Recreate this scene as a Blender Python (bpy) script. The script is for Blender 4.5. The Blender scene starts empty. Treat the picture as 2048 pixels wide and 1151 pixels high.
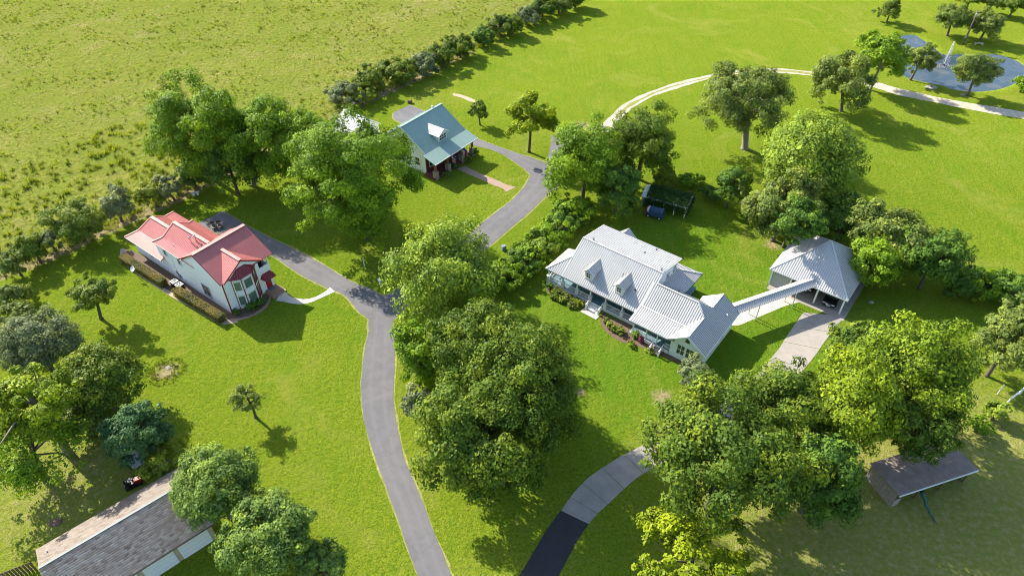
import bpy, math, random
import numpy as np
from mathutils import Vector, Matrix

scene = bpy.context.scene
R_ = math.radians
# ------------------------------------------------------------------ camera
CAM_H, PITCH, FOC = 66.0, R_(41.5), 2048 * 24.0 / 36.0
cd = bpy.data.cameras.new('camera'); cam = bpy.data.objects.new('camera', cd)
scene.collection.objects.link(cam)
cam.location = (0, 0, CAM_H); cam.rotation_euler = (R_(90) - PITCH, 0, 0)
cd.lens = 24.0; cd.sensor_width = 36.0; cd.clip_start = 0.5; cd.clip_end = 3000
scene.camera = cam
# ------------------------------------------------------------------ sky + sun
SUN_AZ, SUN_EL = R_(138.5), R_(34.0)       # azimuth of the sun counted from +X towards +Y
world = bpy.data.worlds.new('World'); scene.world = world; world.use_nodes = True
wn = world.node_tree; wn.nodes.clear()
sky = wn.nodes.new('ShaderNodeTexSky'); sky.sky_type = 'NISHITA'; sky.sun_disc = False
sky.sun_elevation = SUN_EL; sky.sun_rotation = R_(90) - SUN_AZ
sky.air_density = 1.0; sky.dust_density = 1.0; sky.ozone_density = 1.0
bg = wn.nodes.new('ShaderNodeBackground'); bg.inputs['Strength'].default_value = 0.125
wo = wn.nodes.new('ShaderNodeOutputWorld')
wn.links.new(sky.outputs[0], bg.inputs[0]); wn.links.new(bg.outputs[0], wo.inputs[0])
sd = bpy.data.lights.new('sun', 'SUN'); sun = bpy.data.objects.new('sun', sd)
scene.collection.objects.link(sun)
sd.energy = 4.4; sd.angle = R_(0.6); sd.color = (1.0, 0.93, 0.81)
sdir = Vector((math.cos(SUN_AZ) * math.cos(SUN_EL), math.sin(SUN_AZ) * math.cos(SUN_EL), math.sin(SUN_EL)))
sun.rotation_euler = sdir.to_track_quat('Z', 'Y').to_euler()
sun.location = sdir * 200
vs = scene.view_settings
vs.view_transform = 'Standard'; vs.look = 'None'; vs.gamma = 1.0; vs.use_curve_mapping = False
vs.exposure = 1.30

# ------------------------------------------------------------------ helpers
COL = scene.collection
def pix(x, y, z=0.0):
    """where the sight line of photograph pixel (x, y) meets the level z"""
    c, s = math.cos(PITCH), math.sin(PITCH)
    a, b = (x - 1024) / FOC, (y - 575.5) / FOC
    d = Vector((a, c - s * b, -s - c * b))
    t = (z - CAM_H) / d.z
    return Vector((d.x * t, d.y * t, z))
def depth_of(p):
    c, s = math.cos(PITCH), math.sin(PITCH)
    return p[1] * c - (p[2] - CAM_H) * s
def topix(p):
    c, s = math.cos(PITCH), math.sin(PITCH)
    d = depth_of(p); u = p[1] * s + (p[2] - CAM_H) * c
    return 1024 + FOC * p[0] / d, 575.5 - FOC * u / d

def empty(name, loc=(0, 0, 0), rz=0.0, label=None, cat=None, group=None):
    o = bpy.data.objects.new(name, None); COL.objects.link(o)
    o.location = loc; o.rotation_euler = (0, 0, rz); o.empty_display_size = 0.3
    tag(o, label, cat, group); return o
def tag(o, label=None, cat=None, group=None, kind=None):
    if label: o['label'] = label
    if cat: o['category'] = cat
    if group: o['group'] = group
    if kind: o['kind'] = kind
    return o
def link(name, me, mat=None, parent=None, smooth=False):
    o = bpy.data.objects.new(name, me); COL.objects.link(o)
    if mat is not None and not me.materials: me.materials.append(mat)
    if parent: o.parent = parent
    if smooth:
        me.polygons.foreach_set('use_smooth', [True] * len(me.polygons))
    return o
def copy_tree(o, parent=None):
    c = o.copy(); COL.objects.link(c); c.parent = parent
    for ch in list(o.children): copy_tree(ch, c)
    return c

class MB:
    """collects boxes, prisms, tubes in one mesh"""
    def __init__(s): s.v = []; s.f = []
    def add(s, vs_, fs):
        n = len(s.v); s.v += [tuple(p) for p in vs_]; s.f += [tuple(i + n for i in f) for f in fs]; return s
    def box(s, c, d, rz=0.0, taper=1.0, M=None):
        x, y, z = d[0] / 2, d[1] / 2, d[2] / 2
        P = [Vector((sx * x * (taper if sz > 0 else 1), sy * y * (taper if sz > 0 else 1), sz * z)) for sz in (-1, 1) for sy in (-1, 1) for sx in (-1, 1)]
        m = Matrix.Translation(c) @ Matrix.Rotation(rz, 4, 'Z')
        if M is not None: m = M @ m
        return s.add([m @ p for p in P], [(0, 2, 3, 1), (4, 5, 7, 6), (0, 1, 5, 4), (1, 3, 7, 5), (3, 2, 6, 7), (2, 0, 4, 6)])
    def bx(s, x0, x1, y0, y1, z0, z1):
        return s.box(((x0 + x1) / 2, (y0 + y1) / 2, (z0 + z1) / 2), (abs(x1 - x0), abs(y1 - y0), abs(z1 - z0)))
    def prism(s, poly, z0, z1):
        n = len(poly)
        return s.add([(p[0], p[1], z0) for p in poly] + [(p[0], p[1], z1) for p in poly],
                     [tuple(range(n - 1, -1, -1)), tuple(range(n, 2 * n))] + [(i, (i + 1) % n, n + (i + 1) % n, n + i) for i in range(n)])
    def slab(s, pts, th, direction=None):
        """planar polygon in space thickened along -normal"""
        P = [Vector(p) for p in pts]
        nrm = Vector((0, 0, 0))
        for i in range(len(P)): nrm += P[i].cross(P[(i + 1) % len(P)])
        nrm.normalize()
        if nrm.z < 0: P.reverse(); nrm = -nrm
        d = (direction if direction else nrm) * th
        n = len(P)
        return s.add(P + [p - d for p in P], [tuple(range(n)), tuple(range(2 * n - 1, n - 1, -1))] + [(i, n + i, n + (i + 1) % n, (i + 1) % n) for i in range(n)])
    def bar(s, a, b, w, h, up=Vector((0, 0, 1))):
        a, b = Vector(a), Vector(b); t = (b - a)
        if t.length < 1e-6: return s
        t.normalize(); side = t.cross(up)
        if side.length < 1e-4: side = Vector((1, 0, 0))
        side.normalize(); n = side.cross(t)
        q = [(-w / 2, -h / 2), (w / 2, -h / 2), (w / 2, h / 2), (-w / 2, h / 2)]
        V = [a + side * x + n * y for x, y in q] + [b + side * x + n * y for x, y in q]
        return s.add(V, [(0, 3, 2, 1), (4, 5, 6, 7), (0, 1, 5, 4), (1, 2, 6, 5), (2, 3, 7, 6), (3, 0, 4, 7)])
    def tube(s, path, rad, seg=7, cap=True):
        rings = []; pts = [Vector(p) for p in path]
        base = len(s.v)
        for i, p in enumerate(pts):
            t = (pts[min(i + 1, len(pts) - 1)] - pts[max(i - 1, 0)])
            if t.length < 1e-6: t = Vector((0, 0, 1))
            t.normalize()
            a = t.cross(Vector((0, 1, 0.13)));
            if a.length < 1e-3: a = t.cross(Vector((1, 0, 0)))
            a.normalize(); b = t.cross(a)
            r = rad[i] if hasattr(rad, '__len__') else rad
            for k in range(seg):
                an = 2 * math.pi * k / seg
                s.v.append(tuple(p + (a * math.cos(an) + b * math.sin(an)) * r))
        for i in range(len(pts) - 1):
            for k in range(seg):
                k2 = (k + 1) % seg
                s.f.append((base + i * seg + k, base + i * seg + k2, base + (i + 1) * seg + k2, base + (i + 1) * seg + k))
        if cap:
            s.f.append(tuple(base + k for k in range(seg - 1, -1, -1)))
            s.f.append(tuple(base + (len(pts) - 1) * seg + k for k in range(seg)))
        return s
    def lathe(s, c, prof, seg=16):
        base = len(s.v)
        for r, z in prof:
            for k in range(seg):
                a = 2 * math.pi * k / seg
                s.v.append((c[0] + r * math.cos(a), c[1] + r * math.sin(a), c[2] + z))
        for i in range(len(prof) - 1):
            for k in range(seg):
                k2 = (k + 1) % seg
                s.f.append((base + i * seg + k, base + i * seg + k2, base + (i + 1) * seg + k2, base + (i + 1) * seg + k))
        s.f.append(tuple(base + k for k in range(seg - 1, -1, -1)))
        s.f.append(tuple(base + (len(prof) - 1) * seg + k for k in range(seg)))
        return s
    def build(s, name, mat, parent=None, smooth=False):
        me = bpy.data.meshes.new(name); me.from_pydata([tuple(p) for p in s.v], [], s.f); me.update()
        return link(name, me, mat, parent, smooth)

# ------------------------------------------------------------------ materials
class NT:
    def __init__(s, name):
        s.m = bpy.data.materials.new(name); s.m.use_nodes = True; s.t = s.m.node_tree; s.t.nodes.clear()
        s.out = s.t.nodes.new('ShaderNodeOutputMaterial')
    def n(s, typ, **kw):
        nd = s.t.nodes.new(typ)
        for k, v in kw.items():
            if k in nd.inputs: nd.inputs[k].default_value = v
            else: setattr(nd, k, v)
        return nd
    def l(s, a, b): s.t.links.new(a, b)
    def coords(s, kind='Object'):
        return s.n('ShaderNodeTexCoord').outputs[kind]
    def noise(s, vec, scale, detail=4, rough=0.6, dist=0.0):
        nd = s.n('ShaderNodeTexNoise', Scale=scale, Detail=detail, Roughness=rough, Distortion=dist)
        s.l(vec, nd.inputs['Vector']); return nd.outputs['Fac']
    def ramp(s, fac, stops):
        r = s.n('ShaderNodeValToRGB'); e = r.color_ramp.elements
        while len(e) < len(stops): e.new(0.5)
        for i, (p, c) in enumerate(stops):
            e[i].position = p; e[i].color = (c[0], c[1], c[2], 1) if hasattr(c, '__len__') else (c, c, c, 1)
        s.l(fac, r.inputs[0]); return r.outputs[0]
    def mix(s, fac, a, b, mode='MIX'):
        m = s.n('ShaderNodeMix', data_type='RGBA', blend_type=mode)
        for sock, val in ((m.inputs[0], fac), (m.inputs[6], a), (m.inputs[7], b)):
            if hasattr(val, 'is_linked') or hasattr(val, 'links'): s.l(val, sock)
            elif hasattr(val, '__len__'): sock.default_value = (val[0], val[1], val[2], 1)
            else: sock.default_value = val
        return m.outputs[2]
    def math(s, op, a, b=0.0, clamp=False):
        m = s.n('ShaderNodeMath', operation=op, use_clamp=clamp)
        for sock, val in ((m.inputs[0], a), (m.inputs[1], b)):
            if hasattr(val, 'links'): s.l(val, sock)
            else: sock.default_value = val
        return m.outputs[0]
    def bump(s, h, strength=0.4, dist=0.05):
        b = s.n('ShaderNodeBump', Strength=strength, Distance=dist); s.l(h, b.inputs['Height']); return b.outputs[0]
    def attr(s, name):
        return s.n('ShaderNodeAttribute', attribute_name=name)

def sc(c, k): return (c[0] * k, c[1] * k, c[2] * k)
def plain(name, col, rough=0.6, var=0.18, scale=1.5, bump=0.0, bscale=20.0, metal=0.0, spec=0.5, stain=None):
    t = NT(name); co = t.coords('Object')
    f = t.noise(co, scale, 6, 0.62)
    c = t.ramp(f, [(0.25, sc(col, 1 - var)), (0.75, sc(col, 1 + var))])
    if stain:
        g = t.ramp(t.noise(co, scale * 0.37, 5, 0.7, 0.6), [(0.5, 0.0), (0.72, 1.0)])
        c = t.mix(t.math('MULTIPLY', g, stain[1]), c, stain[0])
    p = t.n('ShaderNodeBsdfPrincipled', Roughness=rough, Metallic=metal)
    p.inputs['Specular IOR Level'].default_value = spec
    t.l(c, p.inputs['Base Color'])
    if bump:
        t.l(t.bump(t.noise(co, bscale, 4, 0.6), bump, 0.02), p.inputs['Normal'])
    t.l(p.outputs[0], t.out.inputs[0]); return t.m

M = {}
def siding(name, col):
    """painted lap siding: fine horizontal laps as relief"""
    t = NT(name); co = t.coords('Object')
    sep = t.n('ShaderNodeSeparateXYZ'); t.l(co, sep.inputs[0])
    fr = t.math('FRACT', t.math('MULTIPLY', sep.outputs[2], 5.5))
    c = t.ramp(t.noise(co, 0.7, 5, 0.6), [(0.3, sc(col, 0.92)), (0.7, sc(col, 1.04))])
    p = t.n('ShaderNodeBsdfPrincipled', Roughness=0.6); t.l(c, p.inputs['Base Color'])
    t.l(t.bump(fr, 0.5, 0.02), p.inputs['Normal']); t.l(p.outputs[0], t.out.inputs[0]); return t.m
M['white_siding'] = siding('white_siding', (0.86, 0.865, 0.86))
M['mint_siding'] = siding('mint_siding', (0.76, 0.84, 0.80))
M['white_trim'] = plain('white_trim', (0.80, 0.80, 0.77), 0.5, 0.05)
M['grey_trim'] = plain('grey_trim', (0.35, 0.36, 0.36), 0.5, 0.08)
M['dark_trim'] = plain('dark_trim', (0.10, 0.13, 0.13), 0.5, 0.1)
M['galv_roof'] = plain('galv_roof', (0.60, 0.585, 0.56), 0.40, 0.06, 0.5, 0.05, 3, 0.1, stain=((0.49, 0.47, 0.44), 0.6))
M['galv_seam'] = plain('galv_seam', (0.31, 0.305, 0.30), 0.5, 0.1, 2)
M['galv_cap'] = plain('galv_cap', (0.60, 0.60, 0.59), 0.4, 0.06, 1, metal=0.2)
M['red_roof'] = plain('red_roof', (0.50, 0.165, 0.145), 0.42, 0.10, 0.5, 0.05, 3, 0.15, stain=((0.54, 0.25, 0.20), 0.55))
M['red_seam'] = plain('red_seam', (0.42, 0.12, 0.11), 0.5, 0.1, 2)
M['red_cap'] = plain('red_cap', (0.46, 0.18, 0.155), 0.6, 0.08, 1)
M['red_trim'] = plain('red_trim', (0.27, 0.03, 0.035), 0.5, 0.1)
M['red_dark_roof'] = plain('red_dark_roof', (0.22, 0.022, 0.03), 0.5, 0.1)
M['green_roof'] = plain('green_roof', (0.300, 0.410, 0.345), 0.42, 0.07, 0.5, 0.04, 3, 0.15, stain=((0.33, 0.44, 0.40), 0.6))
M['green_seam'] = plain('green_seam', (0.21, 0.34, 0.305), 0.5, 0.1)
M['white_roof'] = plain('white_roof', (0.68, 0.69, 0.68), 0.45, 0.06, 0.6, metal=0.1)
M['teal_floor'] = plain('teal_floor', (0.13, 0.24, 0.28), 0.6, 0.12, 2)
M['burgundy'] = plain('burgundy', (0.13, 0.03, 0.035), 0.6, 0.15, 2)
M['wood_post'] = plain('wood_post', (0.22, 0.10, 0.04), 0.6, 0.25, 4)
M['stone'] = plain('stone', (0.30, 0.24, 0.17), 0.8, 0.5, 5, 0.8, 12)
M['brick_tan'] = plain('brick_tan', (0.33, 0.20, 0.13), 0.8, 0.35, 6, 0.5, 20)
M['glass_dark'] = plain('glass_dark', (0.03, 0.045, 0.045), 0.08, 0.3, 3, spec=0.8)
M['glass_lawn_reflect'] = plain('glass_lawn_reflect', (0.12, 0.175, 0.130), 0.10, 0.25, 2.5, spec=0.8)  # green paints the lawn reflected in the panes
M['blind_white'] = plain('blind_white', (0.65, 0.68, 0.64), 0.5, 0.05)
M['black'] = plain('black', (0.012, 0.012, 0.014), 0.5, 0.2)
M['black_gloss'] = plain('black_gloss', (0.010, 0.010, 0.012), 0.15, 0.1, spec=0.8)
M['rubber'] = plain('rubber', (0.02, 0.02, 0.02), 0.8, 0.2)
M['chrome'] = plain('chrome', (0.6, 0.6, 0.6), 0.2, 0.05, metal=0.9)
M['lamp_glass'] = plain('lamp_glass', (0.75, 0.75, 0.72), 0.15, 0.05)
M['grey_metal'] = plain('grey_metal', (0.32, 0.33, 0.34), 0.4, 0.1, metal=0.6)
M['red_paint'] = plain('red_paint', (0.45, 0.02, 0.02), 0.3, 0.1)
M['blue_tarp'] = plain('blue_tarp', (0.03, 0.07, 0.13), 0.6, 0.3, 3, 0.4, 6)
M['teal_wall'] = plain('teal_wall', (0.20, 0.33, 0.36), 0.7, 0.15, 2)
M['brown_wood'] = plain('brown_wood', (0.13, 0.085, 0.05), 0.75, 0.3, 5, 0.4, 20)
M['pole_wood'] = plain('pole_wood', (0.12, 0.09, 0.065), 0.8, 0.25, 3, 0.4, 20)
M['tan_wall'] = plain('tan_wall', (0.42, 0.34, 0.22), 0.7, 0.12, 2)
M['weathered'] = plain('weathered', (0.27, 0.24, 0.20), 0.8, 0.3, 3, 0.5, 15)
M['door_white'] = plain('door_white', (0.72, 0.74, 0.74), 0.45, 0.04)
M['green_net'] = plain('green_net', (0.012, 0.08, 0.065), 0.7, 0.3, 5, 0.6, 20)
M['mulch'] = plain('mulch', (0.135, 0.085, 0.055), 0.9, 0.5, 5, 0.9, 25, stain=((0.22, 0.16, 0.10), 0.7))
M['sand'] = plain('sand', (0.42, 0.33, 0.22), 0.9, 0.25, 2.5, 0.5, 20)
M['rock'] = plain('rock', (0.30, 0.27, 0.23), 0.85, 0.3, 3, 0.7, 8)
M['bark'] = plain('bark', (0.105, 0.082, 0.062), 0.9, 0.4, 4, 0.8, 14)
M['bark_pale'] = plain('bark_pale', (0.24, 0.20, 0.16), 0.9, 0.3, 4, 0.8, 14)
M['flag_red'] = plain('flag_red', (0.42, 0.02, 0.025), 0.7, 0.1)
M['flag_white'] = plain('flag_white', (0.75, 0.75, 0.75), 0.7, 0.05)
M['flag_blue'] = plain('flag_blue', (0.03, 0.05, 0.20), 0.7, 0.1)
M['wreath'] = plain('wreath', (0.10, 0.18, 0.04), 0.8, 0.5, 20)
M['shingle'] = None

def asphalt(name, col, crack=0.5):
    t = NT(name); co = t.coords('Object')
    big = t.noise(co, 0.16, 5, 0.6, 0.8); fine = t.noise(co, 9.0, 4, 0.7); mid = t.noise(co, 0.9, 5, 0.6, 0.5)
    c = t.ramp(mid, [(0.3, sc(col, 0.88)), (0.7, sc(col, 1.12))])
    c = t.mix(t.ramp(big, [(0.42, 0.0), (0.70, 0.55)]), c, sc((col[0] * 1.02, col[1], col[2] * 0.95), 1.5))
    ac = t.attr('across').outputs['Fac']
    w1 = t.math('SUBTRACT', 1.0, t.math('MULTIPLY', t.math('ABSOLUTE', t.math('SUBTRACT', t.math('ABSOLUTE', t.math('SUBTRACT', ac, 0.5)), 0.20)), 9.0), True)
    c = t.mix(t.math('MULTIPLY', w1, t.math('MULTIPLY', t.noise(co, 0.5, 5, 0.65), 0.75)), c, sc((col[0] * 1.03, col[1] * 1.01, col[2]), 1.42))
    c = t.mix(t.ramp(t.noise(co, 0.33, 6, 0.75, 1.4), [(0.58, 0.0), (0.70, 0.5)]), c, sc(col, 0.70))
    c = t.mix(t.math('MULTIPLY', fine, 0.35), c, sc(col, 0.6))
    v = t.n('ShaderNodeTexVoronoi', feature='DISTANCE_TO_EDGE', Scale=0.13)
    wv = t.n('ShaderNodeVectorMath', operation='ADD'); nz = t.n('ShaderNodeTexNoise', Scale=0.8, Detail=4)
    t.l(co, nz.inputs['Vector']); t.l(co, wv.inputs[0]); t.l(nz.outputs['Color'], wv.inputs[1]); t.l(wv.outputs[0], v.inputs['Vector'])
    ck = t.ramp(v.outputs['Distance'], [(0.004, 1.0), (0.016, 0.0)])
    c = t.mix(t.math('MULTIPLY', ck, crack), c, sc(col, 0.45))
    p = t.n('ShaderNodeBsdfPrincipled', Roughness=0.85); t.l(c, p.inputs['Base Color'])
    t.l(t.bump(fine, 0.3, 0.01), p.inputs['Normal']); t.l(p.outputs[0], t.out.inputs[0]); return t.m
M['asphalt'] = asphalt('asphalt', (0.128, 0.124, 0.129), 0.14)
M['asphalt_new'] = asphalt('asphalt_new', (0.028, 0.029, 0.033), 0.05)
M['concrete'] = asphalt('concrete', (0.33, 0.295, 0.255), 0.1)
M['concrete_white'] = asphalt('concrete_white', (0.52, 0.465, 0.39), 0.05)
M['brick_path'] = plain('brick_path', (0.32, 0.22, 0.16), 0.85, 0.4, 7, 0.6, 14)

def leaf_mat(name, base, hue=(1.35, 1.12, 0.8), trans=0.28):
    """leaf colour varies leaf by leaf and clump by clump"""
    t = NT(name); a = t.attr('tint').outputs['Fac']
    dk = sc(base, 0.62); lt = (base[0] * hue[0] * 1.12, base[1] * hue[1] * 1.12, base[2] * hue[2])
    c = t.ramp(a, [(0.05, sc(base, 0.45)), (0.48, sc(base, 0.86)), (0.72, lt), (1.0, sc(lt, 1.3))])  # natural leaf variation, with the yellowish pale end painted as highlights
    d = t.n('ShaderNodeBsdfPrincipled', Roughness=0.55); d.inputs['Specular IOR Level'].default_value = 0.12
    t.l(c, d.inputs['Base Color'])
    tr = t.n('ShaderNodeBsdfTranslucent'); t.l(t.mix(1.0, c, (1.25, 1.15, 0.45), 'MULTIPLY'), tr.inputs[0])
    m = t.n('ShaderNodeMixShader'); m.inputs[0].default_value = trans
    t.l(d.outputs[0], m.inputs[1]); t.l(tr.outputs[0], m.inputs[2]); t.l(m.outputs[0], t.out.inputs[0]); return t.m
LEAF = {
 'pecan': leaf_mat('leaf_pecan', (0.165, 0.295, 0.020), (1.45, 1.2, 0.8)),
 'oak': leaf_mat('leaf_oak', (0.104, 0.184, 0.022), (1.8, 1.3, 0.9)),
 'deep': leaf_mat('leaf_deep', (0.098, 0.195, 0.030), (1.5, 1.25, .9)),
 'light': leaf_mat('leaf_light', (0.215, 0.325, 0.042), (1.4, 1.2, .9)),
 'yellow': leaf_mat('leaf_yellow', (0.250, 0.335, 0.014), (1.25, 1.15, 0.8)),
 'yelloak': leaf_mat('leaf_yelloak', (0.185, 0.275, 0.018), (1.45, 1.25, 0.8)),
 'oakyel': leaf_mat('leaf_oakyel', (0.145, 0.240, 0.020), (1.6, 1.3, 0.8)),
 'olive': leaf_mat('leaf_olive', (0.170, 0.240, 0.052), (1.4, 1.2, 1.0)),
 'grey': leaf_mat('leaf_grey', (0.190, 0.245, 0.115), (1.35, 1.2, 1.1)),
 'blue': leaf_mat('leaf_blue', (0.075, 0.165, 0.062), (1.5, 1.25, 1.1)),
 'myrtle': leaf_mat('leaf_myrtle', (0.140, 0.225, 0.032), (1.6, 1.2, .8)),
 'liveoak': leaf_mat('leaf_liveoak', (0.165, 0.270, 0.058), (1.5, 1.25, 1.0)),
 'hedge': leaf_mat('leaf_hedge', (0.200, 0.225, 0.075), (1.6, 1.0, 0.9)),
 'wild': leaf_mat('leaf_wild', (0.220, 0.300, 0.036)),
 'flower': leaf_mat('leaf_flower', (0.30, 0.10, 0.16)),
 'vine': leaf_mat('leaf_vine', (0.034, 0.090, 0.018)),
}

# ================================================================== THE SETTING
rng = np.random.default_rng(7)
def catmull(pts, n=8):
    P = [np.array(p, float) for p in pts]; out = []
    for i in range(len(P) - 1):
        p0 = P[max(i - 1, 0)]; p1 = P[i]; p2 = P[i + 1]; p3 = P[min(i + 2, len(P) - 1)]
        for k in range(n):
            t = k / n
            out.append(0.5 * ((2 * p1) + (-p0 + p2) * t + (2 * p0 - 5 * p1 + 4 * p2 - p3) * t * t + (-p0 + 3 * p1 - 3 * p2 + p3) * t ** 3))
    out.append(P[-1]); return out
def W2(pts): return [np.array(pix(x, y)[:2]) for x, y in pts]
def in_poly(X, Y, poly):
    ins = np.zeros(X.shape, bool); n = len(poly)
    for i in range(n):
        x1, y1 = poly[i]; x2, y2 = poly[(i + 1) % n]
        cond = ((y1 > Y) != (y2 > Y))
        with np.errstate(divide='ignore', invalid='ignore'):
            xi = (x2 - x1) * (Y - y1) / (y2 - y1 + 1e-12) + x1
        ins ^= cond & (X < xi)
    return ins
def line_dist(X, Y, pts, closed=False):
    D = np.full(X.shape, 1e9); n = len(pts)
    for i in range(n if closed else n - 1):
        a = pts[i]; b = pts[(i + 1) % n]; d = b - a; L = d @ d + 1e-9
        t = np.clip(((X - a[0]) * d[0] + (Y - a[1]) * d[1]) / L, 0, 1)
        D = np.minimum(D, np.hypot(X - a[0] - t * d[0], Y - a[1] - t * d[1]))
    return D

# fence row between the lawn and the wild pasture, and the pond outline
ROW = W2([(0, 552), (60, 530), (130, 500), (200, 466), (270, 435), (340, 405), (400, 376), (470, 338), (560, 290), (640, 248), (700, 216), (760, 190), (830, 158), (900, 122), (960, 93), (1030, 58), (1090, 28), (1180, -10)])
d0 = ROW[0] - ROW[2]; d1 = ROW[-1] - ROW[-3]
ROW = [ROW[0] + d0 / np.linalg.norm(d0) * 120] + ROW + [ROW[-1] + d1 / np.linalg.norm(d1) * 250]
PASTURE = ROW + [np.array([-500., 420.]), np.array([-500., -20.])]
POND = catmull([tuple(p) for p in W2([(1800, 70), (1830, 68), (1862, 88), (1890, 107), (1925, 105), (1960, 108), (1985, 106), (2010, 110), (2040, 122), (2052, 136), (2040, 158), (2005, 174), (1960, 180), (1915, 177), (1880, 167), (1845, 160), (1812, 150), (1795, 138), (1800, 118), (1806, 98), (1795, 80), (1800, 70)])], 5)

def axis(lo, hi, step, far):
    a = np.arange(lo, hi + step, step)
    left = [lo - (1.5 ** k) * step * 2 for k in range(1, 40) if lo - (1.5 ** k) * step * 2 > -far]
    right = [hi + (1.5 ** k) * step * 2 for k in range(1, 40) if hi + (1.5 ** k) * step * 2 < far]
    return np.array(left[::-1] + list(a) + right)
gx = axis(-150, 150, 0.8, 1400); gy = axis(22, 206, 0.8, 1400)
X, Y = np.meshgrid(gx, gy)
pin = in_poly(X, Y, POND); pd = line_dist(X, Y, POND, True)
Z = np.where(pin, -0.35 - np.clip(pd / 2.2, 0, 1) * 1.1, -0.35 * np.clip(1 - pd / 1.6, 0, 1) ** 1.5)
past = in_poly(X, Y, PASTURE); rd = line_dist(X, Y, ROW)
meadow = np.where(past, np.clip(rd / 1.5, 0, 1), 0.0)
dirt = 1.2 * np.clip(1 - np.abs(rd - 0.3) / 1.9, 0, 1) * np.where(Y < 160, 1, 0.35)
# worn and bare spots (photograph pixels, radius in metres, strength)
for (bx_, by_, br, bs) in [(332, 742, 2.3, 1.0), (1162, 252, 3.0, 1.0), (1140, 262, 2.0, .8), (1545, 490, 1.8, 1.0), (1160, 785, 1.3, .9), (1325, 795, 2.2, .9),
                       (1210, 640, 1.6, .5), (1270, 688, 1.2, .6), (1300, 700, 1.2, .5), (640, 745, 1.2, .35), (960, 960, 4.0, .55), (1000, 1010, 3.5, .3), (930, 190, 0.1, 0), (1700, 1000, 4.5, .5), (1640, 1030, 4.0, .5), (1780, 1040, 4, .35),
                       (1520, 1110, 4, .3), (180, 930, 3.0, .6), (60, 1000, 3.0, .45), (130, 960, 2.5, .5), (250, 890, 2, .5), (1430, 395, 1.4, .9), (1380, 385, 1.2, .8), (1340, 372, 1.2, .8), (1300, 362, 1.2, .7), (1480, 405, 1.3, .8), (1530, 425, 1.5, .6),
                       (1590, 450, 1.4, .6), (1720, 640, 1.0, .6), (870, 385, 1.6, .25), (1650, 960, 3, .6), (1990, 860, 2.2, .4), (1180, 585, .3, 0), (205, 640, .7, .9), (513, 836, .5, .8), (1490, 300, 1.4, .7), (1935, 194, 1.0, .8), (1824, 160, 1.0, .8)]:
    c_ = pix(bx_, by_); dirt = np.maximum(dirt, bs * np.clip(1.25 - np.hypot(X - c_.x, Y - c_.y) / max(br, .01), 0, 1))
pc = pix(1850, 130)
bank = np.clip(1 - np.abs(pd - 0.2) / 1.2, 0, 1); dirt = np.maximum(dirt, bank * 0.55)
def blob(px_, py_, rx, ry):
    c_ = pix(px_, py_); return np.exp(-(((X - c_.x) / rx) ** 2 + ((Y - c_.y) / ry) ** 2))
dry = np.clip(blob(1850, 1080, 26, 14) * 1.1 + blob(130, 970, 14, 12) * .8 + blob(1980, 900, 14, 16) * .6, 0, 1)
lush_shade = np.clip(blob(1230, 640, 22, 18) + blob(1480, 560, 22, 20) + blob(1450, 680, 14, 10) + blob(560, 460, 20, 16) * .7 + blob(1600, 260, 40, 26) * .35, 0, 1)
nx_, ny_ = len(gx), len(gy)
verts = np.stack([X.ravel(), Y.ravel(), Z.ravel()], 1)
ii = np.arange(nx_ * ny_).reshape(ny_, nx_)
quads = np.stack([ii[:-1, :-1].ravel(), ii[:-1, 1:].ravel(), ii[1:, 1:].ravel(), ii[1:, :-1].ravel()], 1)
def mesh_np(name, V, F):
    me = bpy.data.meshes.new(name); k = F.shape[1]
    me.vertices.add(len(V)); me.vertices.foreach_set('co', np.ascontiguousarray(V, np.float32).ravel())
    me.loops.add(F.size); me.loops.foreach_set('vertex_index', np.ascontiguousarray(F, np.int32).ravel())
    me.polygons.add(len(F)); me.polygons.foreach_set('loop_start', np.arange(0, F.size, k, dtype=np.int32))
    me.polygons.foreach_set('loop_total', np.full(len(F), k, np.int32))
    me.update(calc_edges=True); return me
gm = mesh_np('lawn', verts, quads)
gm.polygons.foreach_set('use_smooth', [True] * len(gm.polygons))
for nm, arr in (('meadow', meadow), ('dirt', dirt), ('dry', dry), ('lush_shade', lush_shade), ('field', np.clip((Y + .25 * X - 118) / 22, 0, 1))):
    at = gm.attributes.new(nm, 'FLOAT', 'POINT'); at.data.foreach_set('value', arr.ravel().astype(np.float32))

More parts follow.
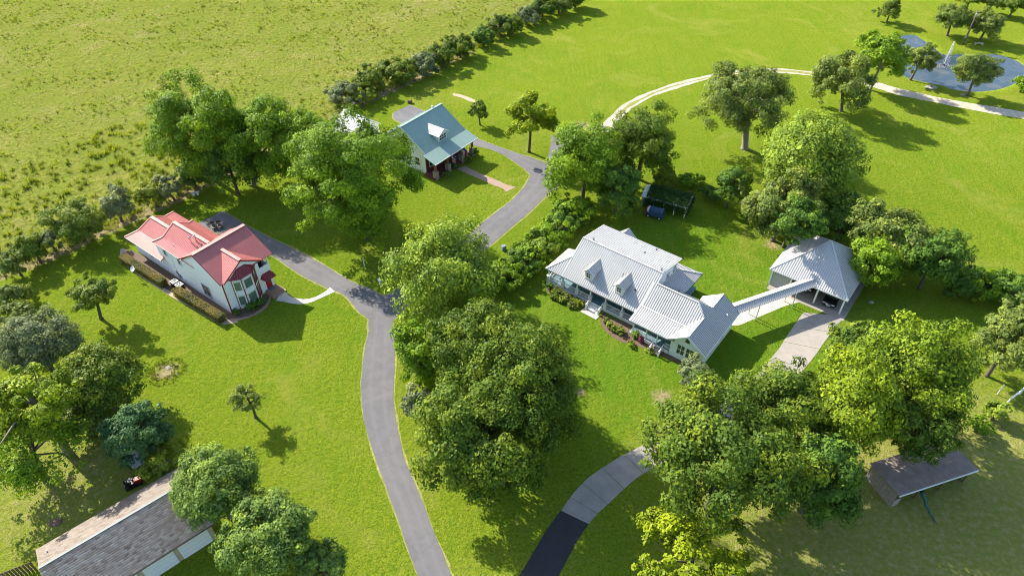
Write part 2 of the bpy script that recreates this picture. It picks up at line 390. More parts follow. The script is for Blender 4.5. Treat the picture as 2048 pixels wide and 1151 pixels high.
def ground_material():
    t = NT('ground_grass'); co = t.coords('Object')
    n1 = t.noise(co, 0.035, 5, 0.6, 0.5); n2 = t.noise(co, 0.22, 6, 0.65, 0.4); n3 = t.noise(co, 1.3, 5, 0.65); n4 = t.noise(co, 6.0, 4, 0.7)
    # mown lawn
    a = t.ramp(n2, [(0.28, (0.165, 0.245, 0.010)), (0.52, (0.215, 0.278, 0.013)), (0.75, (0.270, 0.305, 0.022))])
    a = t.mix(t.ramp(n1, [(0.38, 0.0), (0.66, 0.75)]), a, (0.262, 0.312, 0.014))
    a = t.mix(t.math('MULTIPLY', t.attr('lush_shade').outputs['Fac'], 0.9), a, (0.095, 0.225, 0.007))  # watered yard green, strengthened to paint deeper shade near the houses
    a = t.mix(t.ramp(n3, [(0.45, 0.0), (0.75, 0.5)]), a, (0.125, 0.195, 0.010))
    a = t.mix(t.ramp(n4, [(0.36, 0.7), (0.58, 0.0)]), a, (0.095, 0.155, 0.008))
    mp = t.n('ShaderNodeMapping'); mp.inputs['Rotation'].default_value = (0, 0, 0.62); mp.inputs['Scale'].default_value = (0.9, 0.05, 1)
    t.l(co, mp.inputs[0]); st = t.noise(mp.outputs[0], 1.0, 3, 0.55)
    a = t.mix(t.ramp(st, [(0.42, 0.0), (0.64, 0.30)]), a, (0.262, 0.282, 0.020))
    n5 = t.noise(co, 2.7, 5, 0.75, 0.4)
    a = t.mix(t.ramp(n5, [(0.38, 0.95), (0.53, 0.0)]), a, (0.098, 0.170, 0.009))
    a = t.mix(t.ramp(t.noise(co, 3.6, 5, 0.8, 0.3), [(0.53, 0.0), (0.66, 0.7)]), a, (0.330, 0.345, 0.050))
    a = t.mix(t.ramp(t.noise(co, 0.9, 6, 0.75, 0.8), [(0.60, 0.0), (0.72, 0.55)]), a, (0.155, 0.235, 0.035))
    n6 = t.noise(co, 0.07, 6, 0.7, 1.2)
    a = t.mix(t.ramp(n6, [(0.52, 0.0), (0.70, 0.55)]), a, (0.285, 0.290, 0.040))
    a = t.mix(t.ramp(t.noise(co, 0.13, 5, 0.7, 1.0), [(0.30, 0.6), (0.46, 0.0)]), a, (0.110, 0.215, 0.010))
    # straw flecks
    fl = t.noise(co, 2.6, 6, 0.75, 0.3)
    a = t.mix(t.ramp(fl, [(0.60, 0.0), (0.76, 0.55)]), a, (0.295, 0.270, 0.050))
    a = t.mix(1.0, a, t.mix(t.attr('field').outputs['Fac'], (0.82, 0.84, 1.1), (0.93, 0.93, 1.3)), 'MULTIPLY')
    # wild pasture
    m1 = t.noise(co, 0.11, 6, 0.68, 0.7); m2 = t.noise(co, 0.75, 5, 0.7, 0.3)
    b = t.ramp(m1, [(0.32, (0.215, 0.250, 0.034)), (0.48, (0.310, 0.310, 0.052)), (0.64, (0.430, 0.370, 0.120))])
    b = t.mix(t.ramp(m2, [(0.42, 0.75), (0.58, 0.0)]), b, (0.175, 0.220, 0.035))
    b = t.mix(t.ramp(t.noise(co, 0.5, 5, 0.7, 0.5), [(0.55, 0.0), (0.72, 0.6)]), b, (0.330, 0.280, 0.140))
    b = t.mix(t.ramp(t.noise(co, 3.1, 4, 0.7), [(0.36, 0.6), (0.54, 0.0)]), b, (0.150, 0.180, 0.035))
    b = t.mix(t.ramp(t.noise(co, 0.028, 6, 0.68, 1.5), [(0.40, 0.75), (0.56, 0.0)]), b, (0.165, 0.230, 0.026))
    b = t.mix(t.ramp(t.noise(co, 0.05, 6, 0.7, 1.0), [(0.54, 0.0), (0.70, 0.6)]), b, (0.400, 0.340, 0.160))
    b = t.mix(t.ramp(t.noise(co, 1.9, 6, 0.75, 0.6), [(0.40, 0.95), (0.53, 0.0)]), b, (0.130, 0.175, 0.030))
    b = t.mix(t.ramp(t.noise(co, 0.33, 6, 0.78, 1.0), [(0.42, 0.8), (0.54, 0.0)]), b, (0.185, 0.245, 0.030))
    b = t.mix(t.ramp(t.noise(co, 3.0, 5, 0.8, 0.4), [(0.54, 0.0), (0.66, 0.7)]), b, (0.450, 0.410, 0.150))
    b = t.mix(1.0, b, (0.92, 0.88, 0.92), 'MULTIPLY')
    wob = t.math('MULTIPLY', t.math('SUBTRACT', t.noise(co, 0.6, 5, 0.7), 0.5), 1.2)
    mk = t.math('ADD', t.attr('meadow').outputs['Fac'], wob)
    c = t.mix(t.ramp(mk, [(0.35, 0.0), (0.65, 1.0)]), a, b)
    # dry shaded ground under the trees
    dr = t.math('ADD', t.attr('dry').outputs['Fac'], t.math('MULTIPLY', t.math('SUBTRACT', n3, 0.5), 1.4))
    dc = t.ramp(t.noise(co, 1.6, 6, 0.7), [(0.32, (0.180, 0.225, 0.035)), (0.52, (0.280, 0.260, 0.085)), (0.70, (0.440, 0.330, 0.190))])
    c = t.mix(t.ramp(dr, [(0.30, 0.0), (0.90, 0.68)]), c, dc)
    # bare soil
    so = t.ramp(t.noise(co, 2.2, 6, 0.7), [(0.3, (0.210, 0.160, 0.075)), (0.5, (0.310, 0.240, 0.135)), (0.72, (0.440, 0.370, 0.250))])
    dm = t.math('ADD', t.attr('dirt').outputs['Fac'], t.math('MULTIPLY', t.math('SUBTRACT', t.noise(co, 1.1, 6, 0.75, 0.5), 0.5), 1.9))
    c = t.mix(t.ramp(dm, [(0.46, 0.0), (0.95, 0.88)]), c, so)
    p = t.n('ShaderNodeBsdfPrincipled', Roughness=0.9); p.inputs['Specular IOR Level'].default_value = 0.0
    t.l(c, p.inputs['Base Color'])
    h = t.math('ADD', t.math('MULTIPLY', n4, 0.5), t.math('ADD', t.math('MULTIPLY', n3, 0.9), t.math('MULTIPLY', t.math('MULTIPLY', m2, t.attr('meadow').outputs['Fac']), 2.2)))
    t.l(t.bump(h, 0.9, 0.30), p.inputs['Normal']); t.l(p.outputs[0], t.out.inputs[0]); return t.m
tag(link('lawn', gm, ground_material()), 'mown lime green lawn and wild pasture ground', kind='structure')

# ---- pond water
def water_material():
    t = NT('pond_water'); co = t.coords('Object')
    f = t.noise(co, 0.16, 6, 0.7, 1.6)
    c = t.ramp(f, [(0.36, (0.036, 0.062, 0.088)), (0.54, (0.058, 0.084, 0.102)), (0.70, (0.130, 0.130, 0.108))])  # dark patches paint varied reflections; the khaki end is algae
    p = t.n('ShaderNodeBsdfPrincipled', Roughness=0.10, IOR=1.33); p.inputs['Specular IOR Level'].default_value = 0.55
    t.l(c, p.inputs['Base Color'])
    t.l(t.bump(t.noise(co, 1.1, 5, 0.65), 0.35, 0.10), p.inputs['Normal']); t.l(p.outputs[0], t.out.inputs[0]); return t.m
pm = MB(); cen = np.mean(np.array(POND), 0)
pm.add([(cen[0] + (p[0] - cen[0]) * 1.03, cen[1] + (p[1] - cen[1]) * 1.03, -0.36) for p in POND[:-1]], [tuple(range(len(POND) - 1))])
tag(pm.build('pond', water_material()), 'blue grey pond water under the fountain', kind='structure')

# ---- roads and paths: strips given by (left x, left y, right x, right y) in the photograph, laid on the ground
def strip(name, pairs, z, mat, label, th=0.0, wob=0.06, n=6, kind='structure', clean=False):
    L = catmull([tuple(pix(a, b)[:2]) for a, b, _, _ in pairs], n); Rr = catmull([tuple(pix(c, d)[:2]) for _, _, c, d in pairs], n)
    r = np.random.default_rng(len(pairs) * 7 + int(z * 1e4)); V = []; F = []
    m = 5; wa = wb = 0.0
    for i in range(len(L)):
        a, b = np.array(L[i]), np.array(Rr[i]); d = (b - a); d = d / (np.linalg.norm(d) + 1e-6)
        w = 0 if clean else wob
        wa = wa * .82 + r.normal(0, w) * .45; wb = wb * .82 + r.normal(0, w) * .45
        a = a + d * wa; b = b + d * wb
        for k in range(m):
            q = a + (b - a) * k / (m - 1); V.append((q[0], q[1], z))
    for i in range(len(L) - 1):
        for k in range(m - 1):
            F.append((i * m + k, i * m + k + 1, (i + 1) * m + k + 1, (i + 1) * m + k))
    mb = MB(); mb.v = V; mb.f = F
    o = mb.build(name, mat)
    me = o.data
    # make faces look up
    if me.polygons[0].normal.z < 0:
        mb2 = MB(); mb2.v = V; mb2.f = [tuple(reversed(f)) for f in F]
        bpy.data.objects.remove(o); o = mb2.build(name, mat)
    at = o.data.attributes.new('across', 'FLOAT', 'POINT'); at.data.foreach_set('value', [(i % m) / (m - 1) for i in range(len(V))])
    return tag(o, label, kind=kind)
MAIN = [(856, 1200, 926, 1200), (836, 1151, 905, 1151), (818, 1100, 883, 1100), (789, 1017, 850, 1017), (770, 965, 828, 960), (753, 922, 812, 922), (737, 872, 798, 870), (727, 834, 790, 830), (723, 790, 786, 795), (724, 751, 788, 751), (728, 705, 789, 698), (736, 665, 787, 662), (738, 640, 785, 645), (754, 608, 800, 628), (790, 578, 832, 604), (860, 527, 892, 556), (905, 493, 953, 512), (959, 450, 1000, 474), (1015, 407, 1057, 426), (1040, 384, 1090, 394), (1056, 362, 1122, 366), (1066, 340, 1134, 338)]
REDB = [(750, 648, 790, 604), (720, 626, 765, 591), (709, 615, 738, 576), (690, 593, 718, 570), (669, 582, 687, 554), (654, 576, 660, 537), (609, 554, 637, 523), (579, 535, 595, 501), (538, 508, 543, 476), (495, 492, 498, 453), (440, 470, 468, 435), (396, 446, 445, 422)]
GRNB = [(1066, 366, 1128, 342), (1056, 345, 1096, 327), (1018, 317, 1064, 315), (987, 301, 1031, 305), (953, 292, 992, 291), (920, 284, 950, 275), (870, 265, 905, 250), (830, 255, 860, 229), (790, 240, 838, 218), (786, 226, 818, 210)]
STUB = [(1090, 336, 1128, 340), (1098, 305, 1136, 308), (1102, 285, 1138, 290), (1101, 271, 1137, 273)]
def widen(pairs, px_):
    out = []
    for a, b, c, d in pairs:
        v = np.array([c - a, d - b], float); v /= np.linalg.norm(v); out.append((a - v[0] * px_, b - v[1] * px_, c + v[0] * px_, d + v[1] * px_))
    return out
M['verge'] = plain('verge', (0.215, 0.225, 0.040), 0.9, 0.45, 1.8, 0.6, 14, stain=((0.36, 0.31, 0.19), 0.7))
strip('road_verge', widen(MAIN, 3), 0.004, M['verge'], 'thin worn edge of grit and straw along the winding asphalt driveway', wob=.10)
strip('road_verge', widen(REDB, 2), 0.007, M['verge'], 'thin worn edge along the driveway spur of the red roofed house', wob=.09)
strip('road_verge', widen(GRNB, 2), 0.009, M['verge'], 'thin worn edge along the driveway spur of the green roofed house', wob=.09)
strip('asphalt_driveway', MAIN, 0.024, M['asphalt'], 'long winding grey asphalt driveway')
strip('asphalt_driveway', REDB, 0.020, M['asphalt'], 'asphalt spur and parking pad by the red roofed house')
strip('asphalt_driveway', GRNB, 0.016, M['asphalt'], 'asphalt spur curving behind the green roofed house')
strip('asphalt_driveway', STUB, 0.012, M['asphalt'], 'short asphalt stub ending at the sandy track')
strip('asphalt_driveway', [(1028, 1165, 1105, 1175), (1045, 1140, 1122, 1142), (1078, 1085, 1148, 1092), (1096, 1055, 1163, 1068), (1122, 1020, 1178, 1047)], 0.012, M['asphalt_new'], 'fresh black asphalt at the foot of the concrete driveway', wob=.02)
strip('shell_track', [(1128, 270, 1142, 282), (1165, 262, 1180, 276), (1203, 246, 1222, 262), (1222, 230, 1240, 243), (1250, 207, 1266, 216), (1300, 183, 1312, 191), (1350, 166, 1360, 174), (1400, 154, 1406, 162), (1460, 143, 1462, 151), (1520, 138, 1520, 146), (1580, 139, 1578, 147), (1640, 145, 1637, 154), (1700, 153, 1695, 164), (1755, 165, 1748, 176), (1800, 178, 1793, 189), (1860, 191, 1853, 203), (1930, 205, 1924, 217), (2048, 224, 2046, 237), (2150, 238, 2150, 252)], 0.010, plain('shell', (0.50, 0.42, 0.33), 0.9, 0.3, 1.2, 0.6, 18, stain=((0.26, 0.26, 0.06), 0.75)), 'pale sandy track winding across the far lawn towards the pond', wob=.22)
strip('track_grass', [(1232, 233, 1236, 236), (1257, 210, 1261, 213), (1304, 185.5, 1308, 188), (1354, 168.5, 1357, 171), (1402, 156.5, 1404, 159.5), (1461, 145.5, 1462, 148.5), (1520, 140.5, 1520, 143.5), (1580, 142, 1579, 144.5), (1638, 148.5, 1637, 151)], 0.014, M['verge'], 'strip of worn grass between the wheel ruts of the sandy track', wob=.18)
strip('sand_strip', [(906, 186, 905, 191), (925, 190, 923, 195), (940, 196, 937, 201), (951, 200, 950, 205)], 0.008, M['sand'], 'narrow pale sand strip on the lawn behind the green roofed house', wob=.08)
strip('front_walk', [(552, 601, 566, 577), (566, 603, 578, 590), (580, 606, 588, 595), (601, 608, 608, 598), (623, 604, 629, 594), (648, 593, 650, 583), (670, 583, 660, 574)], 0.028, M['concrete_white'], 'curved pale concrete walk to the red front door', clean=True)
strip('brick_walk', [(912, 338, 930, 332), (950, 354, 962, 347), (985, 369, 996, 361), (1003, 376, 1014, 369), (1012, 384, 1032, 374)], 0.020, M['brick_path'], 'brick and sandstone walk to the green roofed house', wob=.08)
strip('side_walk', [(1463, 650, 1468, 632), (1478, 650, 1480, 626), (1500, 641, 1497, 620), (1540, 624, 1533, 606), (1575, 610, 1568, 594), (1606, 603, 1598, 585), (1640, 600, 1622, 578)], 0.012, M['concrete_white'], 'pale concrete walk under the covered walkway', clean=True)
# concrete driveway of the grey roofed house, poured in slabs
DRV = [(1606, 624, 1690, 632), (1578, 664, 1655, 676), (1552, 703, 1622, 722), (1500, 760, 1560, 790), (1430, 815, 1480, 850), (1360, 850, 1400, 895), (1287, 888, 1330, 925), (1235, 915, 1275, 955), (1175, 955, 1225, 1000), (1140, 993, 1196, 1027), (1122, 1020, 1178, 1047)]
droot = empty('concrete_driveway'); tag(droot, 'tan concrete driveway poured in slabs, leading to the carport', kind='structure')
Ls = catmull([tuple(pix(a, b)[:2]) for a, b, _, _ in DRV], 4); Rs = catmull([tuple(pix(c, d)[:2]) for _, _, c, d in DRV], 4)
def slab_quads(Ls, Rs, cut, root, mat, z0, z1, gap=0.05):
    i = 0
    while i < len(Ls) - 1:
        j = min(i + cut, len(Ls) - 1)
        ring = [np.array(p) for p in Ls[i:j + 1]] + [np.array(p) for p in Rs[i:j + 1]][::-1]
        c_ = np.mean(ring, 0); ring = [p + (c_ - p) / np.linalg.norm(c_ - p) * gap for p in ring]
        a = sum(ring[k][0] * ring[(k + 1) % len(ring)][1] - ring[(k + 1) % len(ring)][0] * ring[k][1] for k in range(len(ring)))
        if a < 0: ring.reverse()
        MB().prism([tuple(p) for p in ring], z0, z1).build('slab', mat, root); i = j
slab_quads(Ls, Rs, 3, droot, M['concrete'], -0.05, 0.022)
mbp = [pix(1612, 600), pix(1640, 588), pix(1700, 612), pix(1692, 634), pix(1606, 626), pix(1600, 612)]

# ---- planting beds
def bed(name, pts, mat, label, z=0.018, n=5):
    P = catmull([tuple(pix(x, y)[:2]) for x, y in pts] + [tuple(pix(*pts[0])[:2])], n)[:-1]
    a = sum(P[k][0] * P[(k + 1) % len(P)][1] - P[(k + 1) % len(P)][0] * P[k][1] for k in range(len(P)))
    if a < 0: P = P[::-1]
    r = np.random.default_rng(len(pts)); P = [p + r.normal(0, .04, 2) for p in P]
    return tag(MB().prism([tuple(p) for p in P], -0.05, z).build(name, mat), label, kind='structure')
bed('mulch_bed', [(244, 508), (262, 500), (300, 520), (350, 552), (410, 590), (462, 624), (455, 640), (430, 632), (390, 610), (350, 588), (320, 570), (280, 545), (255, 528)], M['mulch'], 'dark mulch bed under the clipped hedges')
bed('bed_edging', [(240, 512), (262, 502), (462, 626), (452, 648), (425, 640), (388, 618), (345, 594), (300, 566), (250, 530)], M['sand'], 'tan gravel edging around the hedge bed', z=0.010)
bed('mulch_bed', [(464, 628), (500, 606), (522, 592), (537, 587), (537, 600), (525, 615), (505, 628), (480, 636), (462, 636)], M['mulch'], 'curved mulch bed under the bay window', z=0.022)
bed('bed_edging', [(462, 628), (520, 592), (540, 585), (541, 602), (528, 619), (506, 632), (480, 640), (458, 640)], M['brick_tan'], 'tan brick edging around the bay window bed', z=0.014)
bed('mulch_bed', [(1098, 566), (1130, 582), (1160, 597), (1176, 607), (1170, 614), (1150, 612), (1120, 600), (1098, 586), (1091, 574)], M['mulch'], 'planted mulch bed below the porch, left of the front steps', z=0.014)
bed('mulch_bed', [(1205, 625), (1225, 636), (1262, 650), (1300, 676), (1318, 690), (1345, 706), (1380, 722), (1370, 730), (1335, 716), (1305, 702), (1270, 690), (1240, 682), (1215, 665), (1200, 645)], M['mulch'], 'planted mulch bed below the porch, right of the front steps', z=0.014)

# ================================================================== BUILDINGS
def roof(parent, pts, mat, seam_mat=None, sp=0.31, th=0.12, name='roof', rw=.038, rh=.06, label=None):
    """one roof plane as a thick slab, with raised seams running down its slope"""
    P = [Vector(p) for p in pts]
    nrm = Vector((0, 0, 0))
    for i in range(len(P)): nrm += P[i].cross(P[(i + 1) % len(P)])
    nrm.normalize()
    if nrm.z < 0: P.reverse(); nrm = -nrm
    o = MB().slab(P, th).build(name, mat, parent)
    if label: o['label'] = label
    if seam_mat is None: return o
    down = Vector((nrm.x, nrm.y, 0)); down = (down - nrm * down.dot(nrm)).normalized(); acr = nrm.cross(down).normalized()
    o0 = P[0]; Q = [((p - o0).dot(acr), (p - o0).dot(down)) for p in P]
    lo, hi = min(q[0] for q in Q), max(q[0] for q in Q)
    mb = MB(); x = math.ceil((lo + .05) / sp) * sp
    while x < hi - .02:
        ys = []
        for i in range(len(Q)):
            (x1, y1), (x2, y2) = Q[i], Q[(i + 1) % len(Q)]
            if (x1 - x) * (x2 - x) < 0: ys.append(y1 + (y2 - y1) * (x - x1) / (x2 - x1))
        ys.sort()
        for k in range(0, len(ys) - 1, 2):
            if ys[k + 1] - ys[k] > .15:
                a = o0 + acr * x + down * (ys[k] + .02) + nrm * (rh / 2 - .01); b = o0 + acr * x + down * (ys[k + 1] - .01) + nrm * (rh / 2 - .01)
                mb.bar(a, b, rw, rh, nrm)
        x += sp
    if mb.v: tag(mb.build('roof_seams', seam_mat, o), kind='stuff')
    return o
def cap(parent, a, b, mat, w=.32, h=.06, name='ridge_cap'):
    return MB().bar(Vector(a) + Vector((0, 0, .035)), Vector(b) + Vector((0, 0, .035)), w, h).build(name, mat, parent)
def wall_frame(c, nx, ny):
    """matrix with x along the wall, y out of it, z up, at c"""
    n = Vector((nx, ny, 0)).normalized(); x = Vector((n.y, -n.x, 0)) * -1
    return Matrix(((x.x, n.x, 0, c[0]), (x.y, n.y, 0, c[1]), (0, 0, 1, c[2]), (0, 0, 0, 1)))
def window(parent, c, n, w, h, trim, glass, panes=(1, 2), tw=.10, blind=None, name='window', grid=None):
    m = wall_frame(c, *n); f = MB()
    f.box((0, .04, h / 2 + tw / 2), (w + 2 * tw, .10, tw), M=m); f.box((0, .06, -h / 2 - tw / 2), (w + 2.6 * tw, .16, tw), M=m)
    for s_ in (-1, 1): f.box((s_ * (w / 2 + tw / 2), .04, 0), (tw, .10, h), M=m)
    nx_, nz_ = panes
    for i in range(1, nx_): f.box((-w / 2 + w * i / nx_, .05, 0), (.06, .08, h), M=m)
    for i in range(1, nz_): f.box((0, .052, -h / 2 + h * i / nz_), (w, .08, .06), M=m)
    o = f.build(name, trim, parent)
    for i in range(nx_):
        for j in range(nz_):
            pw, ph = w / nx_ - .03, h / nz_ - .03
            cx, cz = -w / 2 + w * (i + .5) / nx_, -h / 2 + h * (j + .5) / nz_
            MB().box((cx, .02, cz), (pw, .03, ph), M=m).build('pane', glass, o)
    if blind: MB().box((0, .03, h / 2 - blind / 2), (w * .94, .03, blind), M=m).build('blind', M['blind_white'], o)
    return o
def gable(parent, axis_, pos, lo, hi, z0, z1, mid, mat, th=.15, name='gable_wall'):
    """triangular wall; axis_ 'u': stands at u=pos across v; 'v': at v=pos across u"""
    tri = [(lo, z0), (hi, z0), (mid, z1)]
    mb = MB(); V = []
    for s_ in (-th / 2, th / 2):
        for a, z in tri: V.append((pos + s_, a, z) if axis_ == 'u' else (a, pos + s_, z))
    mb.add(V, [(0, 1, 2), (5, 4, 3), (0, 3, 4, 1), (1, 4, 5, 2), (2, 5, 3, 0)])
    return mb.build(name, mat, parent)
def rail(parent, a, b, z0, hgt, mat, name='railing'):
    a, b = Vector(a), Vector(b); mb = MB(); L = (b - a).length
    mb.bar((a.x, a.y, z0 + hgt), (b.x, b.y, z0 + hgt), .09, .07); mb.bar((a.x, a.y, z0 + .12), (b.x, b.y, z0 + .12), .07, .06)
    n = max(2, int(L / .14))
    for i in range(n + 1):
        p = a.lerp(b, i / n); mb.box((p.x, p.y, z0 + .12 + (hgt - .12) / 2), (.04, .04, hgt - .12))
    return mb.build(name, mat, parent)
def post(parent, u, v, z0, z1, mat, w=.22, ped=None, name='post'):
    o = MB().box((u, v, (z0 + z1) / 2), (w, w, z1 - z0), taper=.85).build(name, mat, parent)
    if ped: MB().box((u, v, z0 + ped / 2 + .002), (w * 2.3, w * 2.3, ped), taper=.92).build('pedestal', mat, o); MB().box((u, v, z0 + ped + .05), (w * 2.7, w * 2.7, .09)).build('pedestal_cap', mat, o)
    return o

# ------------------------------------------------------------------ grey metal roofed farmhouse
W0 = pix(1097.7, 562)
wh = empty('farmhouse', (W0.x, W0.y, 0), R_(-38), 'long white farmhouse with grey metal roof, two dormers and wrapping porch', 'house')
G, GS, GC = M['galv_roof'], M['galv_seam'], M['galv_cap']
FZ = .55    # porch floor height
# body
MB().bx(3.0, 15.3, 3.2, 9.3, 3.31, 5.8).build('wall', M['white_siding'], wh)
MB().bx(3.0, 15.3, 2.0, 9.3, 0, 3.3).build('wall', M['white_siding'], wh)
MB().bx(15.32, 21.2, 1.3, 6.0, 0, 3.3).build('wall', M['white_siding'], wh)
MB().bx(20.9, 25.4, -2.2, 7.2, 0, 3.12).build('wall', M['mint_siding'], wh)
gable(wh, 'v', -2.125, 20.9, 25.4, 3.12, 4.72, 23.15, M['mint_siding']); gable(wh, 'v', 7.12, 20.9, 25.4, 3.12, 4.72, 23.15, M['mint_siding'])
gable(wh, 'u', 3.08, .4, 7.4, 3.3, 6.85, 4.1, M['white_siding'])
MB().add([(15.15, 2.2, 5.4), (15.15, 4.1, 6.85), (15.15, 9.3, 5.85), (15.15, 9.3, 3), (15.15, 2.2, 3), (15.36, 2.2, 5.4), (15.36, 4.1, 6.85), (15.36, 9.28, 5.85), (15.36, 9.28, 3), (15.36, 2.2, 3)],
         [(0, 1, 2, 3, 4), (9, 8, 7, 6, 5), (0, 5, 6, 1), (1, 6, 7, 2), (2, 7, 8, 3), (3, 8, 9, 4), (4, 9, 5, 0)]).build('side_wall', M['white_siding'], wh)
# roofs
s = .77
def zf(v): return 3.1 + s * (v + .9)
roof(wh, [(2.6, 1.6, zf(1.6)), (2.6, -.95, zf(-.95)), (15.0, -.95, zf(-.95)), (15.0, 2.8, zf(2.8)), (15.6, 2.8, zf(2.8)), (15.6, 4.1, zf(4.1)), (2.75, 4.1, zf(4.1))], G, GS)
roof(wh, [(0, -.9, 3.1), (2.6, -.9, 3.1), (2.6, 1.6, zf(1.6))], G, GS)
roof(wh, [(0, -.9, 3.1), (2.62, 1.6, 5.02), (2.62, 3.2, 5.02), (0, 4.9, 3.1)], G, GS)
roof(wh, [(0, 4.9, 3.1), (2.62, 3.2, 5.02), (2.62, 4.9, 3.1)], G, GS)
roof(wh, [(2.75, 4.1, zf(4.1)), (15.6, 4.1, zf(4.1)), (15.7, 9.7, 5.95), (2.75, 9.7, 5.95)], G, GS)
roof(wh, [(15.0, 2.8, 5.97), (21.6, 2.8, 5.97), (23.1, 1.57, 5.02), (20.55, -.8, 3.17), (15.0, -.8, 3.17)], G, GS)
roof(wh, [(15.4, 2.8, 5.97), (21.6, 2.8, 5.97), (23.1, 4.05, 5.02), (20.55, 6.4, 3.2), (15.4, 6.4, 3.2)], G, GS)
roof(wh, [(23.1, -2.75, 5.0), (20.45, -2.75, 3.1), (20.45, 7.5, 3.1), (23.1, 7.5, 5.0)], G, GS)
roof(wh, [(23.1, -2.75, 5.0), (25.8, -2.75, 3.065), (25.8, 7.5, 3.065), (23.1, 7.5, 5.0), (23.1, 4.05, 5.0), (21.6, 2.8, 6.075), (23.1, 1.57, 5.0)], G, GS)
roof(wh, [(14.85, -.05, 3.80), (14.85, -2.75, 3.1), (21.4, -2.75, 3.1), (22.0, -.05, 3.80)], G, GS)
# rear gable and rear porch
roof(wh, [(6.1, 8.5, 5.8), (6.1, 11.5, 5.8), (7.9, 11.5, 4.2), (7.9, 8.5, 4.2)], G, GS); roof(wh, [(6.1, 8.5, 5.8), (6.1, 11.5, 5.8), (4.3, 11.5, 4.2), (4.3, 8.5, 4.2)], G, GS)
gable(wh, 'v', 11.2, 4.6, 7.6, 4.2, 5.6, 6.1, M['white_siding'])
MB().bx(4.6, 7.6, 9.32, 11.27, 0, 4.2).build('wall', M['white_siding'], wh)
roof(wh, [(15.38, 3.5, 4.25), (15.38, 9.2, 4.25), (18.25, 11.9, 3.05), (18.25, 7.0, 3.05), (16.6, 3.5, 3.75)], G, GS)
roof(wh, [(15.38, 9.2, 4.25), (18.25, 11.9, 3.05), (9.0, 11.9, 3.05), (9.0, 9.3, 4.2)], G, GS)
for a, b in [((2.75, 4.1, 6.97), (15.6, 4.1, 6.97)), ((15.6, 2.8, 5.98), (21.6, 2.8, 5.98)), ((23.1, -2.75, 5.02), (23.1, 1.57, 5.02)), ((23.1, 4.05, 5.02), (23.1, 7.5, 5.02)), ((21.6, 2.8, 6.02), (23.1, 1.57, 5.04)), ((0, -.9, 3.1), (2.6, 1.6, 5.0)), ((18.25, 11.9, 3.05), (15.38, 9.2, 4.25)), ((14.85, -.05, 3.80), (21.8, -.05, 3.80))]:
    cap(wh, a, b, GC, .24, .05)
# fascias and gutters
fa = MB(); fa.bar((0, -.93, 3.0), (14.85, -.98, 2.98), .06, .2); fa.build('fascia', M['grey_trim'], wh)
MB().bar((14.85, -2.79, 3.0), (20.4, -2.79, 3.0), .06, .2).build('fascia', M['grey_trim'], wh)
MB().bar((-.03, -.9, 3.0), (-.03, 4.9, 3.0), .06, .2).build('fascia', M['white_trim'], wh)
MB().bar((25.84, -2.75, 2.97), (25.84, 7.5, 2.97), .10, .13).build('gutter', M['white_trim'], wh)
MB().bar((18.3, 7.0, 2.95), (18.3, 11.9, 2.95), .08, .16).build('fascia', M['dark_trim'], wh)
for a, b in [((23.1, -2.78, 4.9), (20.45, -2.78, 3.0)), ((23.1, -2.78, 4.9), (25.8, -2.78, 2.96))]: MB().bar(a, b, .05, .2).build('rake_board', M['white_trim'], wh)
# porch floors
MB().prism([(0, -.45), (14.9, -.45), (14.9, 1.98), (2.98, 1.98), (2.98, 4.7), (0, 4.7)], .1, FZ).build('porch_floor', M['teal_floor'], wh)
MB().bx(14.92, 20.88, -2.2, 1.28, .1, FZ).build('porch_floor', M['teal_floor'], wh)
MB().bx(15.34, 18.0, 6.8, 11.5, .1, FZ).build('porch_floor', M['teal_floor'], wh)
MB().bx(0.02, 14.9, -.52, -.452, .05, FZ + .02).build('porch_skirt', M['white_trim'], wh)
MB().bx(14.95, 20.85, -2.28, -2.202, .05, FZ + .02).build('porch_skirt', M['white_trim'], wh)
MB().bx(3.02, 15.0, 1.86, 1.985, FZ, 3.4).build('porch_wall', M['teal_wall'], wh)
pu = [.15, 2.65, 5.1, 7.35, 9.85, 12.55]
for u in pu: post(wh, u, -.3, .02, 3.0, M['white_trim'], .2, 1.35)
for v in (2.2, 4.5): post(wh, .15, v, .02, 3.0, M['white_trim'], .2, 1.35)
for u in (15.3, 17.3, 18.9): post(wh, u, -2.0, .02, 3.0, M['white_trim'], .16, .0 or None)
for i in (0, 1, 2, 4): rail(wh, (pu[i] + .2, -.3, 0), (pu[i + 1] - .2, -.3, 0), FZ, .85, M['white_trim'])
rail(wh, (12.8, -.3, 0), (14.8, -.3, 0), FZ, .85, M['white_trim']); rail(wh, (.15, -.1, 0), (.15, 2.0, 0), FZ, .85, M['white_trim']); rail(wh, (.15, 2.4, 0), (.15, 4.3, 0), FZ, .85, M['white_trim'])
rail(wh, (15.4, -2.0, 0), (18.6, -2.0, 0), FZ, .85, M['white_trim']); rail(wh, (20.1, -2.0, 0), (20.85, -2.0, 0), FZ, .85, M['white_trim'])
